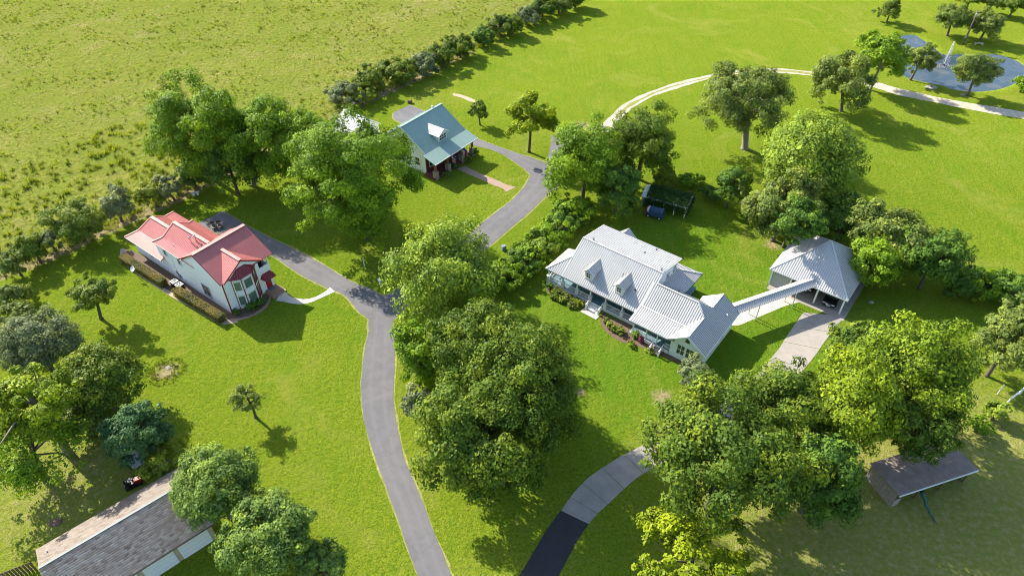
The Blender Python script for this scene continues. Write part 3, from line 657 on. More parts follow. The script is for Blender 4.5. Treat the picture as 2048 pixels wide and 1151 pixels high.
def stair(parent, u0, u1, vtop, n, rise, run, mat, mat2):
    for i in range(n):
        MB().bx(u0, u1, vtop - run * (i + 1), vtop - run * i - .002, .0, FZ - rise * (i + 1)).build('step', mat, parent)
    for u in (u0 - .06, u1 + .06):
        mb = MB(); a = (u, vtop - .05, FZ + .85); b = (u, vtop - run * n - .1, .95); mb.bar(a, b, .1, .1)
        mb.bar((u, vtop - .05, FZ + .12), (u, vtop - run * n - .1, .25), .08, .08)
        for k in range(1, 9):
            t = k / 9; mb.box((u, vtop - .05 + (-run * n - .05) * t, (FZ + .49) * (1 - t) + .6 * t), (.05, .05, .72))
        mb.box((u, vtop - run * n - .12, .52), (.2, .2, 1.05)); mb.build('stair_railing', mat2, parent)
stair(wh, 7.65, 9.55, -.53, 3, .14, .34, M['white_trim'], M['white_trim'])
MB().bx(7.3, 9.9, -2.6, -1.56, 0, .06).build('landing', M['concrete_white'], wh)
stair(wh, 18.75, 20.0, -2.3, 3, .14, .34, M['concrete'], M['white_trim'])
# porch chairs and openings under the porch
for u in (4.2, 6.2, 11.0, 13.2): window(wh, (u, 1.86, 1.75), (0, -1), .95, 1.6, M['white_trim'], M['glass_dark'])
d_ = MB().bx(8.2, 9.2, 1.80, 1.855, FZ, 2.65).build('door', M['white_trim'], wh); MB().bx(8.35, 9.05, 1.77, 1.798, 1.5, 2.5).build('pane', M['glass_dark'], d_)
window(wh, (16.5, 1.29, 1.75), (0, -1), .95, 1.5, M['white_trim'], M['glass_dark'])
# wing windows
for u in (22.4, 23.65): window(wh, (u, -2.2, 1.82), (0, -1), 1.0, 1.62, M['white_trim'], M['glass_dark'], tw=.13, panes=(2, 2))
window(wh, (23.05, -2.2, 3.87), (0, -1), .34, .45, M['dark_trim'], M['glass_dark'], panes=(1, 1))
for v in (6.35, 8.25): window(wh, (15.36, v, 4.85), (1, 0), .72, 1.15, M['white_trim'], M['glass_dark'], panes=(2, 2), tw=.08)
for v in (0.5, 3.6): window(wh, (25.4, v, 1.8), (1, 0), .9, 1.3, M['white_trim'], M['glass_dark'])
# dormers
for uc in (6.62, 11.55):
    d = MB().prism([(uc - .62, -.05), (uc + .62, -.05), (uc + .62, 1.9), (uc - .62, 1.9)], 3.6, 5.22).build('dormer', M['white_siding'], wh)
    g = gable(d, 'v', .03, uc - .62, uc + .62, 5.22, 5.74, uc, M['white_siding'])
    zr, ze = 5.93, 5.12
    roof(d, [(uc, -.38, zr), (uc, 2.85, zr), (uc - .92, 1.75, ze), (uc - .92, -.38, ze)], G, GS, .3, .08, name='dormer_roof')
    roof(d, [(uc, -.38, zr), (uc, 2.85, zr), (uc + .92, 1.75, ze), (uc + .92, -.38, ze)], G, GS, .3, .08, name='dormer_roof')
    window(d, (uc - .02, -.05, 4.62), (0, -1), .58, .78, M['white_trim'], M['glass_dark'], panes=(2, 2), tw=.09)
# vents
for (u, v, zt, hh_, rr) in [(4.3, 4.45, 6.95, .42, .11), (15.1, 4.5, 6.9, .42, .11), (10.9, 1.8, 5.2, .75, .05), (13.3, 1.15, 4.7, .2, .07), (18.6, 3.1, 5.85, .45, .07), (11.2, 7.0, 6.4, .22, .07), (12.0, 9.0, 6.1, .18, .07)]:
    MB().lathe((u, v, zt - .15), [(rr, 0), (rr, hh_), (rr * 1.7, hh_ + .02), (rr * 1.7, hh_ + .12)], 10).build('roof_vent', M['black'] if rr < .1 else M['grey_metal'], wh)
MB().box((24.9, 5.2, 3.85), (.25, .2, .25)).build('roof_vent', M['white_trim'], wh)

# ------------------------------------------------------------------ carport and covered walkway
cp = empty('carport', (W0.x, W0.y, 0), R_(-38), 'open carport with hipped grey metal roof beside tall trees', 'carport')
ax, av, az = 30.95, 24.75, 7.15
E_ = [(25.4, 18.95), (36.45, 18.95), (36.45, 30.5), (25.4, 30.5)]
for i in range(4):
    a, b = E_[i], E_[(i + 1) % 4]
    roof(cp, [(a[0], a[1], 3.0), (b[0], b[1], 3.0), (ax, av, az)], G, GS, .31)
    cap(cp, (a[0], a[1], 3.0), (ax, av, az), GC, .22, .05, 'hip_cap')
for i in range(4):
    a, b = E_[i], E_[(i + 1) % 4]; MB().bar((a[0], a[1], 2.88), (b[0], b[1], 2.88), .08, .2).build('fascia', M['white_trim'], cp)
for u, v in [(25.8, 19.4), (28.6, 19.4), (32.4, 19.4), (36.05, 19.4), (36.05, 24.7), (36.05, 30.1), (25.8, 30.1), (25.8, 24.7)]: post(cp, u, v, .02, 2.9, M['white_trim'], .24)
MB().bx(25.72, 25.88, 19.55, 30.0, .02, 2.3).build('slat_wall', M['grey_trim'], cp)
MB().bx(25.95, 28.45, 19.33, 19.47, .02, 2.35).build('slat_wall', M['grey_trim'], cp)
MB().bx(25.9, 36.0, 30.02, 30.14, .02, 2.8).build('slat_wall', M['grey_trim'], cp)
MB().bx(25.95, 37.0, 18.2, 30.0, -.04, .03).build('floor_slab', M['concrete'], cp)
bw = empty('covered_walkway', (W0.x, W0.y, 0), R_(-38), 'slim covered walkway with metal roof joining farmhouse and carport', 'walkway')
A_, B_ = Vector((24.6, 7.2, 3.62)), Vector((31.7, 20.5, 3.62)); dr_ = (B_ - A_).normalized(); sd_ = Vector((dr_.y, -dr_.x, 0))
wq = .98; dz_ = Vector((0, 0, .52))
roof(bw, [A_, B_, B_ + sd_ * wq - dz_, A_ + sd_ * wq - dz_], G, GS, .31, .08); roof(bw, [A_, B_, B_ - sd_ * wq - dz_, A_ - sd_ * wq - dz_], G, GS, .31, .08)
cap(bw, A_, B_, GC, .22, .05)
for t_ in (.30, .72):
    for sg in (-1, 1):
        p_ = A_.lerp(B_, t_) + sd_ * sg * .72; post(bw, p_.x, p_.y, .02, 3.05, M['white_trim'], .13)
for sg in (-1, 1): MB().bar(A_ + sd_ * sg * .75 - Vector((0, 0, .56)), B_ + sd_ * sg * .75 - Vector((0, 0, .56)), .1, .14).build('beam', M['white_trim'], bw)

# ------------------------------------------------------------------ cars in the carport
def suv(label, loc, rz):
    root = empty('parked_suv', loc, rz, label, 'car', 'cars parked in the carport')
    def hull(prof, w, top_in):
        V = []; n = len(prof)
        for sy in (-1, 1):
            for x, z, k in prof: V.append((x, sy * w / 2 * k, z))
        F = [tuple(range(n)), tuple(range(2 * n - 1, n - 1, -1))] + [(i, n + i, n + (i + 1) % n, (i + 1) % n) for i in range(n)]
        m = MB(); m.v = V; m.f = F; return m
    b = hull([(-2.3, .35, .96), (-2.35, .7, 1), (-2.25, 1.0, 1), (2.0, 1.0, .98), (2.32, .85, .93), (2.38, .55, .92), (2.3, .32, .92)], 1.85, 1).build('body', M['black_gloss'], root)
    hull([(-2.2, 1.0, .95), (-1.95, 1.62, .78), (.35, 1.66, .78), (1.2, 1.0, .93)], 1.8, 1).build('cabin', M['glass_dark'], root)
    hull([(-1.95, 1.63, .77), (-1.9, 1.70, .74), (.25, 1.73, .74), (.38, 1.66, .77)], 1.8, 1).build('roof', M['black_gloss'], root)
    for sx in (-1.4, 1.42):
        for sy in (-.86, .86):
            w = MB(); m4 = Matrix.Translation((sx, sy, .36)) @ Matrix.Rotation(R_(90), 4, 'X')
            for rr, hw_ in ((.36, .12),):
                P = []
                for kk in range(16):
                    an = 2 * math.pi * kk / 16; P.append((rr * math.cos(an), rr * math.sin(an)))
                w.prism(P, -hw_, hw_)
            w.v = [tuple(m4 @ Vector(p)) for p in w.v]; wo_ = w.build('wheel', M['rubber'], root)
            q = MB().prism([(.22 * math.cos(2 * math.pi * k / 12), .22 * math.sin(2 * math.pi * k / 12)) for k in range(12)], -.135, .135); q.v = [tuple(m4 @ Vector(p)) for p in q.v]; q.build('rim', M['chrome'], wo_)
    for sy in (-.62, .62): MB().box((2.33, sy, .78), (.1, .38, .14)).build('headlight', M['lamp_glass'], root)
    MB().box((2.37, 0, .72), (.06, .75, .2)).build('grille', M['chrome'], root); MB().box((2.41, 0, .5), (.03, .5, .12)).build('number_plate', M['white_trim'], root)
    for sy in (-.98, .98): MB().box((.75, sy, 1.1), (.12, .16, .14)).build('mirror', M['black_gloss'], root)
    return root
def wl(u, v, z=0):
    a = R_(-38); return (W0.x + u * math.cos(a) - v * math.sin(a), W0.y + u * math.sin(a) + v * math.cos(a), z)
suv('black car facing out at the right side of the carport', wl(34.3, 21.8, .04), R_(-38 - 90))
suv('dark car deep in the shade beside the covered walkway end', wl(30.6, 23.0, .04), R_(-38 - 90))

# ------------------------------------------------------------------ white stucco house with red metal roof
R0 = pix(465.2, 627.7)
rh = empty('red_roofed_house', (R0.x, R0.y, 0), R_(-36.5), 'two storey white stucco house with red metal roof and bay window', 'house')
RR, RS, RC = M['red_roof'], M['red_seam'], M['red_cap']
WS = plain('white_stucco', (0.88, 0.885, 0.885), 0.7, 0.04, 0.6, 0.15, 25)
MB().bx(-23.5, -9.02, 0, 6.9, 0, 2.75).build('wall', WS, rh)
MB().bx(-16.0, -9.04, .02, 6.5, 2.76, 5.2).build('wall', WS, rh)
MB().prism([(-9.0, 0), (0, 0), (0, 5.85), (-1.7, 5.85), (-1.7, 7.5), (-9.0, 7.5)], 0, 5.44).build('wall', WS, rh)
MB().bx(-1.68, 0, 5.87, 7.5, 0, 3.1).build('wall', WS, rh); MB().bx(-.14, -.002, 5.87, 7.5, 3.12, 4.3).build('balcony_wall', WS, rh); MB().bx(-1.68, -.15, 7.36, 7.5, 3.12, 4.3).build('balcony_wall', WS, rh)
MB().bx(-.2, .0, 7.3, 7.5, 4.32, 5.42).build('balcony_post', M['white_trim'], rh)
MB().bx(-1.62, -1.5, 6.1, 7.2, 3.15, 5.2).build('balcony_door', M['glass_dark'], rh)
gable(rh, 'u', -.08, .4, 6.4, 5.45, 7.36, 3.4, WS)
gable(rh, 'v', .08, -9.0, -.1, 5.45, 8.08, -5.05, WS); gable(rh, 'v', 7.42, -9.0, -.1, 5.45, 8.08, -5.05, WS)
def flared(u0, u1, vm, zr, vb1, ve1, vb2, ve2, zb, ze, db, de):
    kw = dict(sp=.3, rw=.05, rh=.03)
    for vb, ve in ((vb1, ve1), (vb2, ve2)):
        roof(rh, [(u0, vm, zr), (u1, vm, zr), (u1, vb, zb), (u0 - db, vb, zb)], RR, RS, **kw); roof(rh, [(u0 - db, vb, zb), (u1, vb, zb), (u1, ve, ze), (u0 - de, ve, ze)], RR, RS, **kw)
        MB().bar((u0, vm, zr + .03), (u0 - db, vb, zb + .03), .22, .07).build('hip_cap', RC, rh); MB().bar((u0 - db, vb, zb + .03), (u0 - de, ve, ze + .03), .26, .07).build('hip_cap', RC, rh)
    roof(rh, [(u0, vm, zr), (u0 - db, vb1, zb), (u0 - db, vb2, zb)], RR, RS, **kw); roof(rh, [(u0 - db, vb1, zb), (u0 - db, vb2, zb), (u0 - de, ve2, ze), (u0 - de, ve1, ze)], RR, RS, **kw)
    cap(rh, (u0, vm, zr), (u1, vm, zr), RC, .5, .07)
    MB().bar((u0 - de, ve1, ze - .08), (u1, ve1, ze - .08), .05, .16).build('fascia', M['white_trim'], rh)
flared(-22.3, -14.85, 3.4, 5.2, 1.2, -.62, 5.7, 7.75, 3.6, 2.8, .9, 2.2)
flared(-14.8, -6.4, 3.2, 7.6, 1.1, -.1, 5.3, 6.6, 6.0, 5.3, .35, 1.6)
MB().bar((-14.85, -.62, 2.78), (-14.85, 1.2, 3.55), .1, .14).build('rake_trim', M['red_trim'], rh)
MB().bar((-14.84, .0, 3.05), (-14.84, 1.2, 3.7), .05, .3).build('flashing', M['red_trim'], rh)
# front block
roof(rh, [(-5.05, -.2, 8.3), (-5.05, 8.35, 8.3), (.12, 8.35, 5.55), (.12, -.2, 5.55)], RR, RS, .3, rw=.05, rh=.03); roof(rh, [(-5.05, -.2, 8.3), (-5.05, 8.35, 8.3), (-9.5, 8.35, 5.55), (-9.5, -.2, 5.55)], RR, RS, .3, rw=.05, rh=.03)
cap(rh, (-5.05, -.2, 8.3), (-5.05, 8.35, 8.3), RC, .55, .07)
MB().bar((-5.05, -.24, 8.2), (.12, -.24, 5.45), .05, .2).build('rake_board', M['red_trim'], rh); MB().bar((-5.05, -.24, 8.2), (-9.5, -.24, 5.45), .05, .2).build('rake_board', M['red_trim'], rh)
MB().bar((-5.05, 8.38, 8.2), (.12, 8.38, 5.45), .05, .2).build('rake_board', M['red_trim'], rh)
roof(rh, [(-3.75, 3.4, 7.62), (.3, 3.4, 7.62), (.3, .12, 5.58), (.1, .12, 5.58)], RR, RS, .3, rw=.05, rh=.03); roof(rh, [(-3.75, 3.4, 7.62), (.3, 3.4, 7.62), (.3, 6.6, 5.62), (-.0, 6.6, 5.62)], RR, RS, .3, rw=.05, rh=.03)
cap(rh, (-3.75, 3.4, 7.62), (.3, 3.4, 7.62), RC, .5, .07)
for e in (.12, 6.6): MB().bar((.33, 3.4, 7.53), (.33, e, 5.5), .05, .2).build('rake_board', M['red_trim'], rh)
# bay window, two storeys
bp = [(0.0, 1.35), (.85, 2.35), (.85, 4.15), (0.0, 5.15)]
bay = MB().prism(bp, .0, 5.35).build('bay', WS, rh)
ro = [(0.0, 1.05), (1.02, 2.25), (1.02, 4.25), (0.0, 5.45)]; rt = [(0.0, 2.6), (0.0, 3.95)]
DR = M['red_dark_roof']
roof(bay, [(ro[0][0], ro[0][1], 5.3), (ro[1][0], ro[1][1], 5.3), (rt[0][0], rt[0][1], 6.45)], DR, M['red_seam'], .3, .06, 'bay_roof'); roof(bay, [(ro[1][0], ro[1][1], 5.3), (ro[2][0], ro[2][1], 5.3), (rt[1][0], rt[1][1], 6.45), (rt[0][0], rt[0][1], 6.45)], DR, M['red_seam'], .3, .06, 'bay_roof'); roof(bay, [(ro[2][0], ro[2][1], 5.3), (ro[3][0], ro[3][1], 5.3), (rt[1][0], rt[1][1], 6.45)], DR, M['red_seam'], .3, .06, 'bay_roof')
for i in range(3):
    (ua, va), (ub, vb) = bp[i], bp[i + 1]; L = math.hypot(ub - ua, vb - va); n_ = ((vb - va) / L, -(ub - ua) / L)
    for zc, hh_ in ((1.55, 1.75), (4.15, 1.65)):
        window(bay, ((ua + ub) / 2, (va + vb) / 2, zc), n_, L * .66, hh_, M['white_trim'] if i < 2 else M['red_trim'], M['glass_lawn_reflect'], panes=(1, 1), blind=.22, tw=.13)
for (u, v) in bp: MB().box((u + .02, v, 2.68), (.10, .10, 5.3)).build('corner_board', M['red_trim'], bay)
for (u, v) in ((.03, .03),): MB().box((u, v - .02, 2.78), (.14, .14, 5.5)).build('corner_board', M['red_trim'], rh)
dd = MB().bx(.0, .07, 6.15, 7.05, .34, 2.4).build('door', plain('door_red', (0.36, 0.02, 0.02), .4, .08), rh)
wr = MB()
for k in range(14):
    an = 2 * math.pi * k / 14; an2 = 2 * math.pi * (k + 1) / 14
    wr.bar((.10, 6.6 + .2 * math.cos(an), 1.65 + .2 * math.sin(an)), (.10, 6.6 + .2 * math.cos(an2), 1.65 + .2 * math.sin(an2)), .09, .09, Vector((1, 0, 0)))
wr.build('wreath', M['wreath'], dd); MB().box((.1, 6.95, 1.3), (.08, .06, .16)).build('handle', M['chrome'], dd)
roof(rh, [(.0, 5.95, 3.15), (.0, 7.25, 3.15), (1.1, 7.5, 2.55), (1.1, 5.7, 2.55)], DR, M['red_seam'], .3, .06, 'door_canopy'); roof(rh, [(.0, 7.25, 3.15), (.0, 7.7, 2.55), (1.1, 7.5, 2.55)], DR, None, .3, .06, 'door_canopy'); roof(rh, [(.0, 5.95, 3.15), (.0, 5.5, 2.55), (1.1, 5.7, 2.55)], DR, None, .3, .06, 'door_canopy')
MB().bx(.02, 1.7, 5.75, 7.6, 0, .32).build('step', M['brick_tan'], rh); MB().bx(.1, 2.2, 5.5, 7.75, 0, .16).build('step', M['brick_tan'], rh)
MB().bx(.12, .7, 6.2, 7.0, .322, .345).build('doormat', plain('mat_blue', (.12, .17, .26), .9, .4, 8), rh)
window(rh, (-5.05, 0, 1.75), (0, -1), 1.55, 1.85, M['grey_trim'], M['glass_dark'], panes=(2, 1))
for u in (-13.7, -10.2): window(rh, (u, 0, 4.5), (0, -1), .75, 1.15, M['white_trim'], M['glass_lawn_reflect'], panes=(1, 1), tw=.07)
for (u, z) in ((-12.3, 1.5), (-11.7, 1.1), (-12.0, 1.0)): MB().box((u, -.08, z), (.3, .14, .5)).build('meter_box', M['grey_metal'], rh)
MB().tube([(-12.35, -.06, 0), (-12.35, -.06, 5.2)], .04, 6).build('downpipe', M['white_trim'], rh); MB().tube([(-19.2, -.08, 1.2), (-18.6, -.08, 1.4)], .06, 6).build('wall_lamp', M['black'], rh)
for (u, v, z, h_) in ((-9.3, 2.2, 6.8, 1.15), (-8.7, 2.65, 7.1, 1.1)):
    MB().lathe((u, v, z - .2), [(.09, 0), (.09, h_), (.2, h_ + .02), (.2, h_ + .2), (.04, h_ + .3)], 10).build('flue', M['chrome'], rh)
MB().lathe((-12.2, .85, 5.85), [(.05, 0), (.05, .3)], 8).build('roof_vent', M['grey_metal'], rh)

def rl(u, v, z=0):
    a = R_(-36.5); return (R0.x + u * math.cos(a) - v * math.sin(a), R0.y + u * math.sin(a) + v * math.cos(a), z)
for i, (u, lb) in enumerate(((-11.75, 'air conditioner nearer the long left hedge'), (-10.5, 'air conditioner nearer the long right hedge'))):
    o = empty('air_conditioner', rl(u, -1.2), R_(-36.5), lb + ', white topped with round fan', 'air conditioner', 'air conditioners by the white wall')
    MB().bx(-.42, .42, -.42, .42, .02, .82).build('case', M['black'], o)
    t_ = MB(); t_.bx(-.46, .46, -.46, -.34, .83, .9); t_.bx(-.46, .46, .34, .46, .83, .9); t_.bx(-.46, -.34, -.338, .338, .83, .9); t_.bx(.34, .46, -.338, .338, .83, .9); t_.build('top_frame', M['white_trim'], o)
    MB().lathe((0, 0, .84), [(.14, 0), (.14, .05), (.02, .07)], 12).build('fan_hub', M['grey_metal'], o)
    MB().bx(-.55, .55, -.55, .55, 0, .018).build('pad', M['concrete'], o)
dq = pix(276, 553); o = empty('satellite_dish', dq, 0, 'small white satellite dish on a pole beside the hedge', 'satellite dish')
MB().tube([(0, 0, 0), (0, 0, 1.5)], .04, 6).build('pole', M['grey_metal'], o)
ds = MB().lathe((0, 0, 0), [(.05, 0), (.25, .03), (.42, .12), (.44, .12), (.3, .04)], 14); m4 = Matrix.Translation((-.1, -.1, 1.6)) @ Matrix.Rotation(R_(50), 4, Vector((1, -.6, 0)).normalized()); ds.v = [tuple(m4 @ Vector(p)) for p in ds.v]; ds.build('dish', M['white_trim'], o)
MB().bar((-.1, -.1, 1.6), (-.3, -.55, 1.75), .04, .04).build('feed_arm', M['grey_metal'], o)
for i, (px_, py_, lb) in enumerate(((428, 457, 'brown slatted lounge chair on the parking pad, left of its twin'), (440, 455, 'brown slatted lounge chair on the parking pad, right of its twin'))):
    q = pix(px_, py_); o = empty('lounge_chair', q, R_(-60), lb, 'chair', 'lounge chairs on the parking pad')
    mb = MB().box((.0, 0, .42), (1.1, .62, .06)); mb.build('seat', M['brown_wood'], o)
    m4 = Matrix.Translation((-.75, 0, .72)) @ Matrix.Rotation(R_(35), 4, 'Y'); b_ = MB().box((0, 0, 0), (.07, .62, .85)); b_.v = [tuple(m4 @ Vector(p)) for p in b_.v]; b_.build('backrest', M['brown_wood'], o)
    for sx in (-.45, .45):
        for sy in (-.27, .27): MB().box((sx, sy, .2), (.06, .06, .4)).build('leg', M['brown_wood'], o)

# ------------------------------------------------------------------ house with green metal roof
G0 = pix(780 + 415 * 200 / 1212, 190 + 955 * 200 / 1212)
gh = empty('green_roofed_house', (G0.x, G0.y, 0), R_(53.5), 'white house with teal green metal roof, one dormer and flags on its porch', 'house')
GR, GRS = M['green_roof'], M['green_seam']
MB().bx(.2, 10.2, -.4, 9.4, 0, 4.45).build('wall', M['white_siding'], gh)
gable(gh, 'u', .28, -.4, 9.4, 4.4, 7.75, 4.5, M['white_siding']); gable(gh, 'u', 10.12, -.4, 9.4, 4.4, 7.75, 4.5, M['white_siding'])
roof(gh, [(-.25, 4.5, 8.0), (10.75, 4.5, 8.0), (10.75, -1.0, 4.5), (-.25, -1.0, 4.5)], GR, GRS, .4, rw=.05, rh=.03)
roof(gh, [(-.25, 4.5, 8.0), (10.75, 4.5, 8.0), (10.75, 10.0, 4.5), (-.25, 10.0, 4.5)], GR, GRS, .4, rw=.05, rh=.03)
roof(gh, [(-.9, -1.0, 4.48), (10.9, -1.0, 4.48), (10.9, -3.7, 3.6), (-.9, -3.7, 3.6)], GR, GRS, .4, rw=.05, rh=.03, name='porch_roof')
cap(gh, (-.25, 4.5, 8.0), (10.75, 4.5, 8.0), GR, .4, .06)
MB().bar((-.9, -3.73, 3.5), (10.9, -3.73, 3.5), .06, .2).build('fascia', M['white_trim'], gh)
for v0, v1, z0, z1 in ((4.5, -1, 7.9, 4.4), (4.5, 10, 7.9, 4.4)): MB().bar((-.28, v0, z0), (-.28, v1, z1), .05, .22).build('rake_board', M['white_trim'], gh)
MB().bx(-.5, 10.5, -3.2, -.42, 0, .4).build('porch_floor', M['burgundy'], gh)
MB().bx(.22, 10.18, -.5, -.402, .41, 4.2).build('porch_wall', M['burgundy'], gh)
for u in (0, 3.3, 7.2, 10.2):
    c_ = MB().box((u, -2.85, .8), (.85, .85, 1.6), taper=.85).build('column', M['stone'], gh)
    for sx in (-.17, .17): MB().box((u + sx, -2.85, 2.55), (.17, .2, 1.9)).build('post', M['wood_post'], c_)
for u in (1.6, 5.2, 8.7): window(gh, (u, -.5, 2.0), (0, -1), 1.1, 1.6, M['white_trim'], M['glass_dark'])
d_ = MB().bx(4.1, 4.6, -.56, -.502, .42, 2.6).build('door', M['wood_post'], gh)
for v in (1.5, 6.5): window(gh, (.2, v, 2.0), (-1, 0), 1.0, 1.5, M['white_trim'], M['glass_dark'])
uc = 5.0
d = MB().prism([(uc - 1.1, -.5), (uc + 1.1, -.5), (uc + 1.1, 1.6), (uc - 1.1, 1.6)], 4.3, 6.15).build('dormer', M['white_siding'], gh)
gable(d, 'v', -.42, uc - 1.1, uc + 1.1, 6.15, 6.85, uc, M['white_siding'])
DW = plain('dormer_roof', (.62, .64, .60), .5, .06)
roof(d, [(uc, -.95, 7.05), (uc, 2.95, 7.05), (uc - 1.5, 1.5, 6.05), (uc - 1.5, -.95, 6.05)], DW, M['grey_trim'], .4, .08, 'dormer_roof', rw=.04, rh=.02); roof(d, [(uc, -.95, 7.05), (uc, 2.95, 7.05), (uc + 1.5, 1.5, 6.05), (uc + 1.5, -.95, 6.05)], DW, M['grey_trim'], .4, .08, 'dormer_roof', rw=.04, rh=.02)
window(d, (uc, -.5, 5.45), (0, -1), 1.7, .95, M['white_trim'], M['glass_dark'], panes=(3, 2), tw=.07)
MB().lathe((8.6, 4.9, 7.6), [(.12, 0), (.12, .55), (.2, .57), (.2, .7)], 10).build('roof_vent', M['white_trim'], gh)
def gl(u, v, z=0):
    a = R_(53.5); return (G0.x + u * math.cos(a) - v * math.sin(a), G0.y + u * math.sin(a) + v * math.cos(a), z)
# flags hung from the porch
def flag(label, u, v, cols, vert=None, tilt=0):
    o = empty('flag', gl(u, v, 0), R_(53.5), label, 'flag')
    MB().bar((0, .3, 2.3), (0, -1.0, 3.15), .04, .04).build('flagpole', M['white_trim'], o)
    n = len(cols); Wd, Ht = 1.0, 1.5
    for i, (c_, a0, a1, b0, b1) in enumerate(cols):
        V = []; F = []; K = 8
        for k in range(K + 1):
            t_ = k / K; z = 3.1 - Ht * (b0 + (b1 - b0) * t_)
            for a in (a0, a1): V.append((.10 * math.sin(5 * (z + a)) + i * .002, -.95 + a * Wd, z - .28 * (1 - a)+.28))
        for k in range(K): F.append((2 * k, 2 * k + 1, 2 * k + 3, 2 * k + 2))
        mb = MB(); mb.v = V; mb.f = F; ob = mb.build('cloth', c_, o); sm = ob.modifiers.new('thick', 'SOLIDIFY'); sm.thickness = .012
    return o
flag('red, white and blue banner flag hanging at the middle of the green roofed porch', 7.0, -3.3, [(M['flag_blue'], .0, 1., 0, .33), (M['flag_white'], .5, 1., .335, 1.), (M['flag_red'], .0, .495, .335, 1.)])
flag('striped red and white flag on the porch column left of the brick walk', 4.0, -3.3, [(M['flag_blue'], 0, .5, 0, .4)] + [((M['flag_red'], M['flag_white'])[k % 2], k / 7, (k + 1) / 7 - .005, .405, 1) for k in range(7)] + [((M['flag_red'], M['flag_white'])[k % 2], k / 7, (k + 1) / 7 - .005, 0, .4) for k in range(4, 7)])
# outbuilding behind the pecans
ob = empty('outbuilding', gl(0, 12, 0), R_(53.5), 'white metal roofed outbuilding half hidden behind the pecans', 'building')
MB().bx(-2.6, 4.4, 3.3, 8.2, 0, 3.2).build('wall', M['white_siding'], ob); gable(ob, 'v', 8.12, -2.6, 4.4, 3.2, 5.7, .9, M['white_siding']); gable(ob, 'v', 3.38, -2.6, 4.4, 3.2, 5.7, .9, M['white_siding'])
roof(ob, [(.9, 3.0, 6), (.9, 8.6, 6), (-3.0, 8.6, 3.2), (-3.0, 3.0, 3.2)], M['white_roof'], M['grey_trim'], .5, rw=.04); roof(ob, [(.9, 3.0, 6), (.9, 8.6, 6), (4.8, 8.6, 3.2), (4.8, 3.0, 3.2)], M['white_roof'], M['grey_trim'], .5, rw=.04)
cap(ob, (.9, 3.0, 6), (.9, 8.6, 6), M['white_roof'], .3, .05)
window(ob, (-2.6, 5.5, 1.8), (-1, 0), .9, 1.2, M['white_trim'], M['glass_dark'])

# ------------------------------------------------------------------ brown shingled garage, lower left
K0 = pix(60 + 60 * .192, 930 + 880 * .192, 3.0)
gg = empty('garage', (K0.x, K0.y, 0), R_(41.5), 'long garage with brown shingle roof and pale roll doors', 'garage')
Lg = 14.2; vr, ve = -3.35, -8.75; zr, ze = 4.35, 3.0
t = NT('shingle_tan'); co = t.coords('Object'); c_ = t.ramp(t.noise(co, 3.5, 6, .7), [(.3, (.30, .25, .20)), (.7, (.46, .40, .33))]); c_ = t.mix(t.ramp(t.noise(co, .5, 5, .7, .8), [(.5, 0.), (.7, .5)]), c_, (.20, .165, .14))
p = t.n('ShaderNodeBsdfPrincipled', Roughness=.9); t.l(c_, p.inputs['Base Color']); t.l(t.bump(t.noise(co, 9, 4, .7), .5, .02), p.inputs['Normal']); t.l(p.outputs[0], t.out.inputs[0]); M['shingle_tan'] = t.m
def shingle_mat(name, cols):
    t = NT(name); a = t.attr('tint').outputs['Fac']; c_ = t.ramp(a, cols)
    p = t.n('ShaderNodeBsdfPrincipled', Roughness=.92); t.l(c_, p.inputs['Base Color']); t.l(t.bump(t.noise(t.coords(), 14, 3, .7), .4, .01), p.inputs['Normal']); t.l(p.outputs[0], t.out.inputs[0]); return t.m
SH1 = shingle_mat('shingle_dim_slope', [(0, (.22, .155, .115)), (.35, (.35, .265, .20)), (.7, (.45, .36, .285)), (1, (.52, .435, .36))])  # colour lifted because this slope gets only grazing sun
SH2 = shingle_mat('shingle_sun_slope', [(0, (.125, .10, .08)), (.4, (.18, .147, .12)), (1, (.235, .198, .162))])  # same roof, colour darkened to offset full sun on this slope
def shingles(parent, o_, udir, ddir, nrm, L, D, mat, tab=.42, row=.24, seed=1):
    r = np.random.default_rng(seed); V = []; F = []; T = []
    o_, udir, ddir, nrm = [np.array(x, float) for x in (o_, udir, ddir, nrm)]
    rows = int(D / row); m = int(L / tab) + 1
    for i in range(rows):
        off = (i % 2) * tab / 2 + r.uniform(-.03, .03)
        for j in range(-1, m):
            a0 = max(0, j * tab + off); a1 = min(L, (j + 1) * tab + off - .018)
            if a1 - a0 < .05: continue
            d0, d1 = i * row, (i + 1) * row + .03; lift = .012 + .012 * r.uniform()
            q = [o_ + udir * a0 + ddir * d0 + nrm * .004, o_ + udir * a1 + ddir * d0 + nrm * .004, o_ + udir * a1 + ddir * d1 + nrm * (lift + .014), o_ + udir * a0 + ddir * d1 + nrm * (lift + .014)]
            b = [o_ + udir * a0 + ddir * d1 - nrm * .01, o_ + udir * a1 + ddir * d1 - nrm * .01]
            n0 = len(V); V += q + b; F += [(n0, n0 + 1, n0 + 2, n0 + 3), (n0 + 3, n0 + 2, n0 + 5, n0 + 4)]; tt = float(np.clip(r.normal(.5, .2), 0, 1)); T += [tt, tt * .6]
    me = mesh_np('shingles', np.array(V), np.array(F)); a = me.attributes.new('tint', 'FLOAT', 'FACE'); a.data.foreach_set('value', np.array(T, np.float32))
    return tag(link('shingles', me, mat, parent), kind='stuff')
o1 = MB().slab([(0, 0, ze), (Lg, 0, ze), (Lg, vr, zr), (0, vr, zr)], .14).build('roof', M['shingle_tan'], gg)
nb = Vector((0, zr - ze, -vr)).normalized(); shingles(o1, (0, vr, zr), (1, 0, 0), Vector((0, -vr, ze - zr)).normalized(), nb, Lg, math.hypot(vr, zr - ze), SH2, seed=2)
